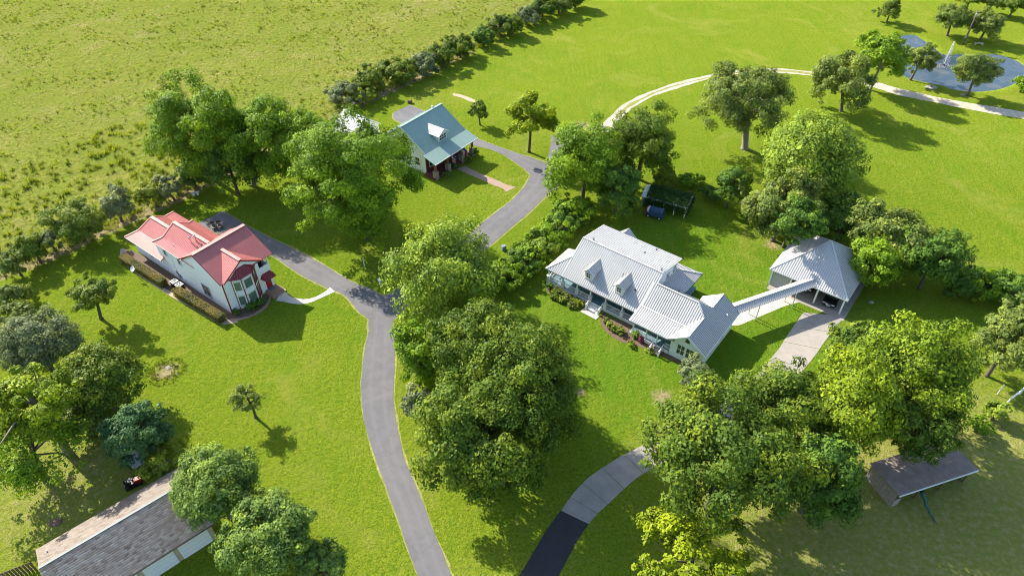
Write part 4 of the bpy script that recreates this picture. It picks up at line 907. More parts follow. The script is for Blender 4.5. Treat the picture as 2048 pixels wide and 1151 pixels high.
o2 = MB().slab([(0, ve, ze), (Lg, ve, ze), (Lg, vr, zr), (0, vr, zr)], .14).build('roof', M['shingle_tan'], gg)
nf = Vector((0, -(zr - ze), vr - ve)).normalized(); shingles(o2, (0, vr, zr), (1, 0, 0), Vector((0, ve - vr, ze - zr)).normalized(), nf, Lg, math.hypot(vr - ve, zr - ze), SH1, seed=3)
MB().bar((0, vr, zr + .05), (Lg, vr, zr + .05), .26, .10).build('ridge_vent', M['dark_trim'], gg)
MB().bx(.4, Lg - .4, -8.3, -.4, 0, 2.95).build('wall', M['tan_wall'], gg)
gable(gg, 'u', .48, -8.3, -.4, 2.95, 4.1, vr, M['tan_wall']); gable(gg, 'u', Lg - .48, -8.3, -.4, 2.95, 4.1, vr, M['tan_wall'])
for u0, u1 in ((10.35, 13.35), (6.9, 9.9), (3.4, 6.4)):
    gd = MB().bx(u0, u1, -8.36, -8.305, .02, 2.45).build('garage_door', M['door_white'], gg)
    for i in range(4): MB().bx(u0 + .03, u1 - .03, -8.40, -8.362, .05 + i * .6, .62 + i * .6).build('door_panel', M['door_white'], gd)
for a, b in [((0, ve - .03, ze - .08), (Lg, ve - .03, ze - .08)), ((0, .03, ze - .08), (Lg, .03, ze - .08))]: MB().bar(a, b, .05, .16).build('fascia', M['brown_wood'], gg)
MB().lathe((.9, -1.4, 3.45), [(.05, 0), (.05, .4)], 8).build('roof_vent', M['white_trim'], gg)
MB().lathe((13.9, -8.32, 2.1), [(.09, 0), (.13, .1), (.05, .22)], 10).build('wall_lamp', M['black'], gg)
# picket fence at the garage corner
pf = empty('picket_fence', pix(72, 1138), R_(27), 'short brown picket fence at the lower left garage corner', 'fence')
for i in range(11): MB().box((-i * .3, 0, .75), (.2, .05, 1.5)).build('picket', M['brown_wood'], pf)
for z in (.4, 1.2): MB().box((-1.5, .05, z), (3.3, .04, .09)).build('rail', M['brown_wood'], pf)

# ------------------------------------------------------------------ old shed, lower right
S0 = pix(1779, 1012); sn = empty('old_shed', (S0.x, S0.y, 0), R_(17.7), 'weathered open fronted shed with dark flat roof under the oaks', 'shed')
roof(sn, [(-.25, -.35, 2.75), (10.1, -.35, 2.75), (10.1, 4.0, 2.5), (-.25, 4.0, 2.5)], plain('felt_roof', (.26, .20, .165), .9, .3, 1.2, .4, 10, stain=((.26, .22, .19), .6)), None, 1, .1)
for i in range(9): MB().bx(-.04, .06, .02 + i * .42, .42 + i * .42, .0, 2.42).build('wall_board', M['weathered'], sn)
MB().bx(0, 10, 3.75, 3.85, 0, 2.4).build('back_wall', M['weathered'], sn); MB().bx(9.9, 10.0, .3, 3.74, 0, 2.4).build('side_wall', M['weathered'], sn)
MB().bx(.08, .9, -.08, .0, 0, 1.3).build('plywood_sheet', M['weathered'], sn)
for u in (3.2, 6.4, 9.7): MB().box((u, .05, 1.32), (.13, .13, 2.64)).build('post', M['brown_wood'], sn)
MB().bar((-.25, -.4, 2.66), (10.1, -.4, 2.66), .10, .13).build('gutter', M['white_trim'], sn)
gn = empty('garden_netting', pix(1867, 1040), 0, 'rolled dark green netting leaning from the old shed onto the grass', 'netting')
mb = MB(); q0 = Vector((0, 0, .08)); q1 = pix(1845, 982, 1.9) - pix(1867, 1040); q1.z = 1.9
pth = [q0.lerp(q1, k / 9) + Vector((.08 * math.sin(k * 2.1), 0, -.25 * math.sin(k / 9 * 3.14))) for k in range(10)]
for k, p_ in enumerate(pth): p_.z = max(p_.z, .1)
mb.tube(pth, [.08 + .16 * (k / 9) ** 1.5 + .04 * math.sin(k * 3) for k in range(10)], 8); mb.build('roll', M['green_net'], gn, True); MB().tube([pth[0] + Vector((0, 0, -.02)), pth[0] + Vector((.12, -.5, -.02))], [.07, .02], 6).build('loose_end', M['green_net'], gn)

# ------------------------------------------------------------------ vine covered shed and the covered cart
V0 = pix(1283, 412); vsn = empty('vine_shed', (V0.x, V0.y, 0), R_(-27), 'low teal shed whose roof is swallowed by dark vines', 'shed')
MB().bx(0, .15, 0, 3.6, 0, 2.1).build('wall', M['teal_wall'], vsn); gable(vsn, 'u', .075, 0, 3.6, 2.1, 3.0, 1.8, M['teal_wall'])
MB().bx(.16, 7.4, 3.5, 3.6, 0, 2.1).build('wall', M['teal_wall'], vsn)
roof(vsn, [(-.2, 1.8, 3.05), (7.6, 1.8, 3.05), (7.6, -.25, 2.05), (-.2, -.25, 2.05)], M['white_roof'], None); roof(vsn, [(-.2, 1.8, 3.05), (7.6, 1.8, 3.05), (7.6, 3.85, 2.05), (-.2, 3.85, 2.05)], M['white_roof'], None)
for u in (2.0, 3.7, 5.5, 7.3): post(vsn, u, .0, 0, 2.1, M['white_trim'], .14)
post(vsn, 7.3, 3.4, 0, 2.1, M['white_trim'], .14)
for i in range(6): MB().bx(7.32, 7.36, .25 + i * .5, .6 + i * .5, .2, 1.3).build('wall_board', M['white_trim'], vsn)
rv = np.random.default_rng(21); n = 9000; uu = rv.uniform(.6, 7.9, n); vv = rv.uniform(-.6, 4.0, n)
zz = 3.05 - np.abs(vv - 1.8) * .49 + .08 + .35 * np.abs(np.sin(uu * 1.9 + vv)) * rv.uniform(0, 1, n) + rv.uniform(0, .15, n)
hang = (vv < -.25) | (uu > 7.6); zz = np.where(hang, rv.uniform(1.0, 2.3, n), zz)
Pv = np.stack([uu, vv, zz], 1); Nv = np.stack([rv.normal(0, .5, n), rv.normal(0, .5, n) - .2, np.ones(n)], 1); Nv /= np.linalg.norm(Nv, axis=1, keepdims=True)
VINES = (Pv, Nv, rv.uniform(.16, .34, n), rv.uniform(.2, .8, n), vsn)
tc = pix(1309, 433); ut = empty('utility_cart', tc, R_(-27), 'dark blue canvas covered utility cart in front of the vine shed', 'cart')
b_ = MB(); b_.bx(-1.45, 1.45, -.62, .62, .42, .95); b_.build('body', M['blue_tarp'], ut)
V = []
prof = [(-.66, .95), (-.60, 1.45), (-.35, 1.72), (.35, 1.72), (.60, 1.45), (.66, .95)]
for x in (-.9, 1.35):
    for y, z in prof: V.append((x, y, z))
mb = MB(); mb.v = V; mb.f = [tuple(range(5, -1, -1)), tuple(range(6, 12))] + [(i, i + 1, i + 7, i + 6) for i in range(5)] + [(5, 0, 6, 11)]; mb.build('canvas_cover', M['blue_tarp'], ut)
MB().bx(-1.62, -1.46, -.55, .55, .45, 1.25).build('tailgate', M['red_paint'], ut); MB().bx(-1.3, -.95, -.5, .5, .96, 1.5).build('load', M['flag_white'], ut)
for sx in (-.95, .95):
    for sy in (-.6, .6):
        w = MB().prism([(.3 * math.cos(2 * math.pi * k / 14), .3 * math.sin(2 * math.pi * k / 14)) for k in range(14)], -.1, .1); m4 = Matrix.Translation((sx, sy, .3)) @ Matrix.Rotation(R_(90), 4, 'X'); w.v = [tuple(m4 @ Vector(p)) for p in w.v]
        wo_ = w.build('wheel', M['rubber'], ut); q = MB().prism([(.13 * math.cos(2 * math.pi * k / 10), .13 * math.sin(2 * math.pi * k / 10)) for k in range(10)], -.115, .115); q.v = [tuple(m4 @ Vector(p)) for p in q.v]; q.build('rim', M['white_trim'], wo_)

# ================================================================== TREES AND PLANTS
def leaves_mesh(name, P, Nrm, size, tint, aspect=0.62, seed=0):
    r = np.random.default_rng(seed); n = len(P)
    t = r.normal(size=(n, 3)); t -= Nrm * (t * Nrm).sum(1, keepdims=True); t /= np.linalg.norm(t, axis=1, keepdims=True) + 1e-9
    b = np.cross(Nrm, t); s = size[:, None]
    V = np.empty((n, 4, 3)); V[:, 0] = P - t * s * .5; V[:, 1] = P + b * s * aspect * .5 - Nrm * s * .08; V[:, 2] = P + t * s * .5; V[:, 3] = P - b * s * aspect * .5 - Nrm * s * .08
    me = mesh_np(name, V.reshape(-1, 3), np.arange(n * 4).reshape(n, 4))
    a = me.attributes.new('tint', 'FLOAT', 'FACE'); a.data.foreach_set('value', np.clip(tint, 0, 1).astype(np.float32))
    return me
def unit(r, n):
    v = r.normal(size=(n, 3)); return v / np.linalg.norm(v, axis=1, keepdims=True)
def crown_points(r, c, R, b, leaf, cover, low=-0.55, lumps=1.0, spread=1.0, lobes=0):
    """leaf positions: clumps spread through an uneven ellipsoid"""
    R, b = R * 1.09, b * 1.06
    ph = r.uniform(0, 6.28, 6); am = r.uniform(.05, .16, 6) * lumps
    def lob(d):
        az = np.arctan2(d[:, 1], d[:, 0]); el = d[:, 2]
        return 1 + am[0] * np.sin(2 * az + ph[0]) + am[1] * np.sin(3 * az + ph[1] + 2 * el) + am[2] * np.sin(5 * az + ph[2] - 3 * el) + am[3] * np.sin(4 * el + ph[3])
    g = (R * R * b) ** (1 / 3)
    nc = int(46 + 2.2 * R * b * spread)
    d = unit(r, nc * 3); d = d[d[:, 2] > low][:nc]; nc = len(d)
    rad = r.uniform(.30, .88, nc) ** .6
    C = d * rad[:, None] * lob(d)[:, None] * np.array([R, R, b]) * .94
    if lobes:
        lobes = int(lobes * 1.7)
        g2 = np.arange(lobes) * 2.4 + r.uniform(0, 6.28); zl = np.linspace(-.55, .75, lobes) + r.normal(0, .12, lobes)
        ql = np.sqrt(np.clip(1 - zl ** 2, .1, 1)) * r.uniform(.45, .74, lobes)
        LC = np.stack([np.cos(g2) * ql * R, np.sin(g2) * ql * R, zl * .62 * b], 1); LR = r.uniform(.26, .52, lobes)
        j = r.integers(0, lobes, nc); C = LC[j] + d * (rad * LR[j])[:, None] * np.array([R, R, b * .9])
    rc = np.clip(r.uniform(.13, .29, nc) * g, .12, 2.0) * (1 - .35 * (rad > .8)) * (.78 if lobes else 1)
    N = int(cover * 4 * math.pi * R * (R + b) / 2 / (leaf * leaf * .5))
    w = rc ** 2; w /= w.sum(); idx = r.choice(nc, N, p=w)
    e = unit(r, N); e[:, 2] = np.where(r.uniform(0, 1, N) < .35, np.abs(e[:, 2]), e[:, 2]); rr = r.uniform(.2, 1.08, N) ** .5
    P = C[idx] + e * (rc[idx] * rr)[:, None] * np.array([1.05, 1.05, .78])
    out = P / np.array([R, R, b]); out /= np.linalg.norm(out, axis=1, keepdims=True) + 1e-6
    nr = .80 * e + .55 * out + .75 * unit(r, N) + np.array([0, 0, .35]); nr /= np.linalg.norm(nr, axis=1, keepdims=True)
    ct = r.normal(0.5, .17, nc)
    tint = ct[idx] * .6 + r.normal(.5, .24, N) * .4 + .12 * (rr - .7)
    sz = leaf * (.55 + r.gamma(2.0, .22, N))
    P = P + np.array(c)
    return P, nr, sz, tint, C + np.array(c), rc
def trunk_mesh(r, base, top, r0, tips, n_limbs=9, pale=False):
    mb = MB(); base, top = Vector(base), Vector(top)
    mid = base.lerp(top, .5) + Vector((r.normal(0, .12), r.normal(0, .12), 0))
    mb.tube([base - Vector((0, 0, .1)), base + Vector((0, 0, .25)), mid, top], [r0 * 1.45, r0 * 1.05, r0 * .85, r0 * .55], 8)
    k = r.permutation(len(tips))[:n_limbs]
    for i in k:
        t = r.uniform(.5, 1.0); a = base.lerp(mid, t * 2 - 1) if t < .5 else mid.lerp(top, (t - .5) * 2)
        e = Vector(tips[i]); m = a.lerp(e, .5) + Vector((r.normal(0, .15), r.normal(0, .15), .12 * (e - a).length))
        mb.tube([a, m, e], [r0 * .42, r0 * .25, r0 * .07], 5, cap=False)
    return mb
TREES = []
def tree(name, label, cx, cy, hw, hh, kind, base=None, h=None, clear=1.2, leaf=.32, cover=2.70, lobes=0, group=None, low=-.6, lumps=1.0, pale=False, seed=None, trunk=True, cat='tree', r0=None, spread=1.0, limbs=9, mix=None):
    seed = seed if seed is not None else int(cx * 31 + cy * 17) % 100000
    r = np.random.default_rng(seed)
    def dims(hc):
        c = pix(cx, cy, hc); dist = c.copy(); dist.z -= CAM_H
        k = depth_of(c) / FOC; R = hw * k; s = (CAM_H - hc) / dist.length; co_ = math.sqrt(1 - s * s)
        b = math.sqrt(max((hh * k) ** 2 - (R * s) ** 2, (.25 * R) ** 2)) / co_
        return c, R, min(max(b, .5 * R), 1.5 * R)
    if base is not None and h is not None: B = pix(*base)
    elif base is not None:
        B = pix(*base); lo, hi = 0.3, 30.
        for _ in range(40):
            m = (lo + hi) / 2
            if topix((B.x, B.y, m))[1] > cy: lo = m
            else: hi = m
        h = lo
    elif h is None:
        h = 4.0
        for _ in range(12): h = dims(h)[2] + clear
    if base is None and cat == 'tree':
        for _ in range(10): h = max(h, .93 * dims(h)[2] + .4)
    c, R, b = dims(h)
    if base is None: B = Vector((c.x + r.normal(0, .2), c.y + r.normal(0, .2), 0))
    b = min(b, c.z - .25) if c.z > 1 else b
    root = empty(name, (B.x, B.y, 0), 0, label, cat, group)
    loc = (c.x - B.x, c.y - B.y, c.z)
    P, nr, sz, ti, C, rc = crown_points(r, loc, R, b, leaf, cover, low, lumps, spread, lobes)
    ok = P[:, 2] > .05; P, nr, sz, ti = P[ok], nr[ok], sz[ok], ti[ok]
    link('crown', leaves_mesh('crown', P, nr, sz, ti, seed=seed), LEAF[kind], root)
    if trunk:
        r0 = r0 or .045 * R + .07
        trunk_mesh(r, (0, 0, 0), (loc[0] * .8, loc[1] * .8, loc[2] + b * .15), r0, C, limbs).build('trunk', M['bark_pale'] if pale else M['bark'], root, True)
    TREES.append(root); return root

# big trees of the middle distance
tree('pecan_tree', 'bushy bright green pecan, leftmost of the three big trees behind the red roof', 402, 258, 100, 120, 'pecan', h=7.8, cover=2.75, lumps=1.4, lobes=8)
tree('pecan_tree', 'bright green pecan in the middle of the three big trees, pale trunk showing', 535, 288, 96, 124, 'pecan', base=(508, 372), cover=2.75, lumps=1.4, pale=True, lobes=8)
tree('pecan_tree', 'largest bright pecan, branches reaching over the green roof', 705, 350, 124, 138, 'pecan', h=9.5, cover=2.75, lumps=1.6, lobes=9)
tree('pecan_tree', 'narrow drooping pecan limb crown hanging low above the shaded lawn', 722, 420, 62, 70, 'pecan', h=5.5, cover=2.70, lumps=1.6)
tree('pecan_tree', 'shaded pecan crown filling the gap left of the largest pecan', 615, 305, 66, 84, 'pecan', h=6.5)
tree('pecan_tree', 'dark low pecan crown between the two left big trees', 458, 330, 62, 66, 'deep', h=4.6)
tree('maple_tree', 'pale leaved round tree standing at the driveway fork', 884, 556, 112, 112, 'light', h=7.5, leaf=.36, cover=2.75, lumps=1.5)
tree('oak_tree', 'dark oak at the top of the central grove, below the pale round tree', 952, 695, 104, 98, 'oak', h=8.0, cover=2.75)
tree('oak_tree', 'dark oak on the right side of the central grove, facing the porch', 1048, 765, 108, 132, 'oak', h=8.5, cover=2.75)
tree('oak_tree', 'largest dark oak at the front of the central grove', 960, 880, 140, 145, 'oak', base=(968, 962), cover=2.75, lobes=10)
tree('vine_tree', 'green vine covered tree on the driveway side of the central grove', 838, 715, 54, 100, 'pecan', low=-.9, h=5.0, cover=2.75)
tree('shrub_tree', 'small grey green shrub at the driveway edge of the central grove', 838, 808, 34, 46, 'grey', h=2.6, leaf=.28)
tree('pecan_tree', 'dense green tree covering the driveway junction, left of its darker neighbour', 1168, 325, 76, 86, 'pecan', h=7.0, cover=2.75)
tree('elm_tree', 'darker tree right of the driveway junction, above the vine covered shed', 1285, 288, 74, 76, 'oak', h=7.0, cover=2.75)
tree('elm_tree', 'low green tree left of the vine covered shed', 1238, 378, 52, 56, 'deep', h=4.0, cover=2.75)
tree('young_oak', 'yellow green young oak with a bare trunk by the driveway spur', 1063, 232, 52, 56, 'yellow', base=(1058, 304), cover=2.70, lumps=1.5, leaf=.32, lobes=6)
tree('sapling', 'small round tree on the lawn right of the green roof', 957, 222, 20, 20, 'myrtle', base=(960, 250), leaf=.26, cover=2.75)
tree('oak_tree', 'tall open grown oak with a thick grey trunk on the far lawn', 1492, 200, 94, 84, 'olive', seed=41, base=(1489, 297), cover=2.29, lumps=1.7, pale=True, r0=.62, limbs=20, lobes=8)
tree('oak_tree', 'spreading oak at the sandy track, left of the taller bright one', 1682, 158, 62, 70, 'olive', base=(1682, 222), cover=2.56, lumps=1.5, leaf=.36, lobes=6)
tree('oak_tree', 'bright oak beside the sandy track with a pale bare trunk', 1765, 115, 50, 66, 'pecan', base=(1740, 180), cover=2.75, lumps=1.3, pale=True, leaf=.36, lobes=6)
tree('magnolia_tree', 'large bright leafy tree beyond the carport, highest of its clump', 1622, 322, 104, 105, 'light', h=8.5, leaf=.38, cover=2.75, lumps=.4, spread=1.8)
tree('mimosa_tree', 'grey green feathery tree at the left rear corner of the carport', 1572, 405, 84, 76, 'olive', h=7.2, leaf=.32, cover=2.75, lumps=1.4, lobes=8, low=-.9)
tree('cedar_tree', 'pointed dark green tree in the fence row left of the grey feathery tree', 1468, 372, 34, 56, 'deep', h=3.8, cover=2.75, leaf=.28)
tree('elm_tree', 'mottled green tree behind the right corner of the carport', 1785, 470, 88, 62, 'olive', h=6.0, cover=2.75, leaf=.34)
tree('vine_tree', 'green vine covered tree right of the carport roof', 1745, 520, 60, 60, 'pecan', h=4.5, cover=2.75, leaf=.34)
tree('vine_tree', 'dark vine covered tree at the far right of the carport clump', 1868, 520, 62, 72, 'deep', h=5.0, cover=2.75, leaf=.34)
tree('elm_tree', 'shaded green tree squeezed behind the carport roof', 1695, 432, 58, 50, 'deep', h=5.5, cover=2.75)
tree('elm_tree', 'dark leafy tree leaning over the left rear corner of the carport roof', 1596, 442, 56, 46, 'deep', base=(1566, 494), h=9.0, cover=2.75, low=-.8)
# pond trees
tree('pond_tree', 'small tree standing alone above the left end of the pond', 1780, 20, 24, 24, 'myrtle', base=(1773, 45), leaf=.26)
tree('pond_tree', 'round tree above the pond, left of the wooden pole', 1905, 36, 34, 32, 'olive', base=(1894, 72), leaf=.26)
tree('pond_tree', 'round tree above the pond, right of the wooden pole', 1973, 50, 36, 31, 'olive', base=(1960, 80), leaf=.26)
tree('pond_tree', 'small tree on the near bank of the pond, left of the fountain', 1844, 120, 34, 28, 'olive', base=(1821, 160), leaf=.26)
tree('pond_tree', 'round tree on the near bank of the pond, right of the fountain', 1953, 142, 44, 34, 'olive', base=(1934, 191), leaf=.26)
tree('pond_shrub', 'dense bright shrub at the right edge beside the pond', 2046, 168, 20, 22, 'pecan', h=1.8, leaf=.3, cat='shrub')
# lower right grove
tree('oak_tree', 'large dark oak at the front left of the lower right grove', 1450, 905, 158, 158, 'oak', h=9.5, cover=2.75, lobes=12)
tree('oak_tree', 'dark oak in the middle of the lower right grove, over the concrete drive', 1575, 818, 105, 104, 'oak', h=8.0, cover=2.75)
tree('oak_tree', 'dark oak low at the back of the lower right grove, beside the old shed', 1640, 955, 85, 95, 'deep', h=6.5, cover=2.75)
tree('oak_tree', 'yellow tinged oak in the middle of the lower right grove', 1705, 805, 92, 112, 'yelloak', h=9.0, cover=2.75)
tree('oak_tree', 'olive green oak nearest the carport driveway', 1716, 700, 62, 60, 'oak', h=7.5, cover=2.75)
tree('oak_tree', 'large yellow tipped oak at the right end of the lower right grove', 1835, 745, 108, 118, 'oakyel', h=9.5, cover=2.75)
tree('oak_tree', 'dark oak overhanging the old shed roof', 1840, 845, 88, 74, 'oak', h=7.5, cover=2.75)
tree('willow_tree', 'yellow green tree cut off by the bottom edge', 1385, 1118, 118, 60, 'yellow', h=5.5, cover=2.43, lumps=1.8, lobes=6)
tree('shrub_tree', 'grey green round shrub at the gable corner of the grey roofed house', 1388, 748, 35, 36, 'grey', h=2.3, leaf=.24)
tree('fence_tree', 'olive tree cut off by the right edge', 2022, 684, 66, 92, 'olive', h=4.5)
tree('fence_shrub', 'bright leafy shrub where the white fence ends', 1996, 820, 26, 26, 'light', h=1.5, leaf=.26, cat='shrub')
tree('fence_shrub', 'low green shrub below the bright one by the white fence', 1962, 850, 26, 18, 'pecan', h=1.2, leaf=.26, cat='shrub')
# lawn trees of the red roofed house
tree('myrtle_tree', 'vase shaped young tree with several stems on the left lawn', 183, 588, 50, 38, 'myrtle', base=(203, 637), leaf=.26, cover=2.70, lumps=1.5)
tree('sapling', 'slender young tree standing alone on the lower left lawn', 495, 797, 36, 32, 'olive', base=(512, 834), leaf=.20, cover=1.1)
# lower left clump
tree('olive_tree', 'round grey green tree, highest of the lower left clump', 78, 682, 78, 70, 'grey', h=4.6, leaf=.25, lumps=.4, spread=2.0, cover=2.75)
tree('olive_tree', 'pale shrubby tree at the left edge above the grey green one', 28, 630, 42, 34, 'olive', h=2.6, leaf=.28)
tree('ash_tree', 'olive green tree right of the yellow one in the lower left clump', 195, 760, 86, 80, 'myrtle', h=5.0, leaf=.30, cover=2.75, lumps=.4, spread=1.8)
tree('locust_tree', 'thin yellow leaved tree with bare trunks at the left edge', 66, 800, 98, 82, 'yelloak', h=9.0, cover=2.03, lumps=1.6, pale=True, leaf=.32, r0=.45, lobes=7)
tree('locust_tree', 'shaded lower crown under the yellow tree at the left edge', 70, 905, 105, 70, 'pecan', h=4.5, cover=1.01, lumps=1.6, leaf=.32)
tree('privet_tree', 'dull green shrubby tree wedged left of the dark blue green tree', 165, 838, 58, 48, 'olive', h=3.2, leaf=.28)
tree('holly_tree', 'dark blue green round tree of the lower left clump', 273, 863, 68, 62, 'blue', h=4.6, leaf=.30, cover=2.75, lumps=.4, spread=1.8)
tree('willow_shrub', 'wispy olive shrub behind the brown garage roof', 335, 922, 52, 40, 'wild', h=2.2, leaf=.22, cover=2.16)
tree('live_oak', 'bright glossy tree overhanging the garage roof corner', 433, 968, 92, 86, 'liveoak', h=6.0, leaf=.25, cover=2.75, lumps=.4, spread=1.8)
tree('live_oak', 'glossy tree below the garage corner, lower right of its twin', 527, 1065, 104, 90, 'liveoak', h=6.2, leaf=.25, cover=2.75, lumps=.4, spread=1.8)
tree('live_oak', 'small glossy tree cut off by the bottom edge beside its larger twins', 643, 1132, 62, 42, 'liveoak', h=3.4, leaf=.25, cover=2.75, lumps=.4, spread=1.8)

# fence row towards the pasture, left part
for i, (cx, cy, hw, hh, h, kd, lb) in enumerate([
 (150, 442, 54, 44, 3.6, 'myrtle', 'widest round bush of the fence row left of the red roof'),
 (232, 408, 34, 34, 3.2, 'grey', 'grey bush right of the widest round bush in the fence row'),
 (300, 388, 30, 28, 2.8, 'wild', 'thin pale bush of the fence row above the red roof ridge'),
 (335, 375, 30, 26, 2.6, 'grey', 'pale bush of the fence row at the foot of the big pecans'),
 (382, 350, 32, 30, 2.4, 'deep', 'dark bush under the leftmost big pecan'),
 (62, 495, 30, 38, 2.8, 'myrtle', 'upright bush of the fence row left of the widest one'),
 (22, 525, 26, 36, 2.6, 'olive', 'bush of the fence row nearest the left edge'),
 (100, 480, 22, 26, 2.0, 'grey', 'small grey bush tucked left of the widest round bush'),
 (25, 590, 32, 30, 2.0, 'olive', 'low pale bush at the left edge below the fence row')]):
    tree('fence_row_bush', lb, cx, cy, hw * 1.1, hh * 1.05, kd, h=h * 1.0, leaf=.28, cover=2.6, cat='bush', low=-.75, group='bushes of the fence row beside the red roofed house')
ORD = ['first', 'second', 'third', 'fourth', 'fifth', 'sixth', 'seventh', 'eighth', 'ninth', 'tenth', 'eleventh', 'twelfth', 'thirteenth', 'fourteenth', 'fifteenth']
for i, (cx, cy, hw, hh, h, kd) in enumerate([(688, 188, 32, 26, 2.8, 'grey'), (738, 158, 28, 28, 3.4, 'myrtle'), (722, 185, 26, 22, 2.4, 'wild'), (795, 140, 36, 28, 3.4, 'myrtle'), (845, 128, 28, 26, 3.2, 'grey'), (885, 105, 28, 26, 3.4, 'myrtle'), (922, 92, 26, 24, 3.2, 'oak'), (965, 72, 22, 20, 3.0, 'deep'), (998, 50, 22, 26, 3.4, 'olive'), (1022, 48, 22, 22, 3.2, 'oak'), (1055, 30, 22, 20, 3.2, 'grey'), (1085, 16, 24, 18, 3.4, 'oak'), (1118, 4, 24, 16, 3.6, 'olive'), (1150, -8, 24, 16, 3.8, 'oak')]):
    tree('hedgerow_bush', '%s bush, counted from the green roof, of the hedgerow running up to the top edge' % ORD[i], cx, cy, hw * 1.3, hh * 1.15, kd, h=h * .82, leaf=.30, cover=2.75, cat='bush', low=-.95, group='bushes of the hedgerow behind the green roofed house')
for i, (cx, cy, hw, hh, h, kd) in enumerate([(1940, -4, 26, 16, 3.5, 'oak'), (1985, 2, 26, 14, 3.2, 'olive'), (2030, 10, 28, 16, 3.2, 'oak')]):
    tree('far_bush', '%s bush from the left in the far hedgerow at the top right corner' % ORD[i], cx, cy, hw, hh, kd, h=h, leaf=.32, cover=2.43, cat='bush', group='bushes of the far hedgerow above the pond')
# vine covered fence between the driveway and the grey roofed house
for i, (cx, cy, hw, hh, h, kd) in enumerate([(1148, 420, 40, 36, 2.2, 'pecan'), (1128, 442, 36, 32, 2.0, 'deep'), (1108, 464, 36, 32, 2.0, 'pecan'), (1086, 486, 36, 30, 2.0, 'light'), (1064, 505, 34, 30, 1.9, 'pecan'), (1042, 522, 32, 28, 1.8, 'deep'), (1020, 538, 32, 28, 1.8, 'pecan'), (996, 556, 34, 30, 2.0, 'pecan')]):
    tree('vine_hedge', '%s clump, counted from the driveway junction, of the vine hedge beside the grey roofed house' % ORD[i], cx, cy, hw * 1.25, hh * 1.15, kd, h=h * .95, leaf=.34, cover=2.75, cat='hedge', low=-.9, group='clumps of the vine hedge')
for i, (cx, cy, hw, hh, h, kd) in enumerate([(1930, 565, 36, 26, 1.9, 'deep'), (1975, 570, 36, 28, 2.0, 'pecan'), (2025, 580, 40, 34, 2.2, 'deep')]):
    tree('overgrown_hedge', '%s clump from the carport of the overgrown hedge reaching the right edge' % ORD[i], cx, cy, hw * 1.3, hh * 1.2, kd, h=h * 1.2, leaf=.28, cover=2.75, cat='hedge', low=-.9, group='clumps of the overgrown right hedge')
for i, (cx, cy, hw, hh, h, kd) in enumerate([(1330, 352, 30, 20, 1.2, 'wild'), (1385, 360, 28, 18, 1.2, 'pecan'), (1425, 385, 24, 20, 1.3, 'deep'), (1505, 425, 24, 22, 1.5, 'deep'), (1660, 445, 40, 26, 2.2, 'deep'), (1618, 460, 22, 20, 1.6, 'oak')]):
    tree('understory_bush', '%s low bush from the left along the fence line behind the grey roofed house' % ORD[i], cx, cy, hw, hh, kd, h=h, leaf=.27, cover=2.56, cat='bush', low=-.9, group='low bushes along the rear fence line')
# bushes in the beds of the grey roofed house
for i, (cx, cy, hw, hh, h, kd, lb) in enumerate([
 (1107, 590, 12, 8, .4, 'myrtle', 'low leafy plant at the outer left edge of the porch bed'),
 (1124, 598, 12, 8, .4, 'wild', 'low pale plant at the outer edge of the porch bed'),
 (1144, 608, 12, 6, .35, 'olive', 'low plant at the outer right edge of the left porch bed'),
 (1163, 608, 10, 6, .35, 'wild', 'straw coloured plant just left of the front steps'),
 (1300, 700, 9, 5, .3, 'wild', 'low weedy plant at the outer edge before the small steps'),
 (1212, 640, 8, 6, .35, 'olive', 'low plant just right of the front steps'),
 (1100, 572, 10, 9, .5, 'deep', 'dark bush at the left corner post of the porch'),
 (1116, 584, 13, 9, .5, 'myrtle', 'leafy bush before the second porch post'),
 (1134, 595, 14, 9, .45, 'olive', 'pale bush in the middle of the left porch bed'),
 (1152, 603, 13, 8, .4, 'wild', 'yellowish bush near the front steps'),
 (1219, 650, 9, 8, .45, 'light', 'left clipped bush of the three in the right porch bed'),
 (1229, 655, 9, 8, .45, 'light', 'middle clipped bush of the three in the right porch bed'),
 (1241, 661, 10, 9, .45, 'light', 'right clipped bush of the three in the right porch bed'),
 (1271, 668, 9, 11, .6, 'light', 'upright bush beside the small porch steps'),
 (1282, 678, 6, 8, .5, 'flower', 'pink flowering bush beside the small porch steps'),
 (1262, 688, 10, 6, .3, 'pecan', 'low bush at the outer edge of the right porch bed'),
 (1325, 694, 9, 6, .3, 'olive', 'low bush under the gable windows')]):
    tree('porch_bush', lb, cx, cy, hw, hh, kd, h=h, leaf=.16, cover=2.75, trunk=False, cat='bush', low=-.9, group='bushes in the porch beds')
for i, (cx, cy, hw, hh, h, kd, lb) in enumerate([
 (472, 622, 9, 8, .5, 'deep', 'dark bush at the front corner of the white stucco house'),
 (502, 611, 13, 10, .6, 'deep', 'dark rose bush under the bay window'),
 (520, 601, 12, 9, .55, 'deep', 'dark rose bush between the bay window and the front step'),
 (936, 317, 10, 9, .6, 'deep', 'dark bush at the right porch column of the green roofed house'),
 (950, 303, 8, 8, .7, 'myrtle', 'leafy bush at the far end of the green roofed porch'),
 (908, 331, 9, 7, .5, 'blue', 'small bush left of the brick walk'),
 (892, 348, 11, 6, .35, 'olive', 'low flower bush along the green roofed porch')]):
    tree('foundation_bush', lb, cx, cy, hw, hh, kd, h=h, leaf=.18, cover=2.75, trunk=False, cat='bush', low=-.9, group='bushes at the house foundations')

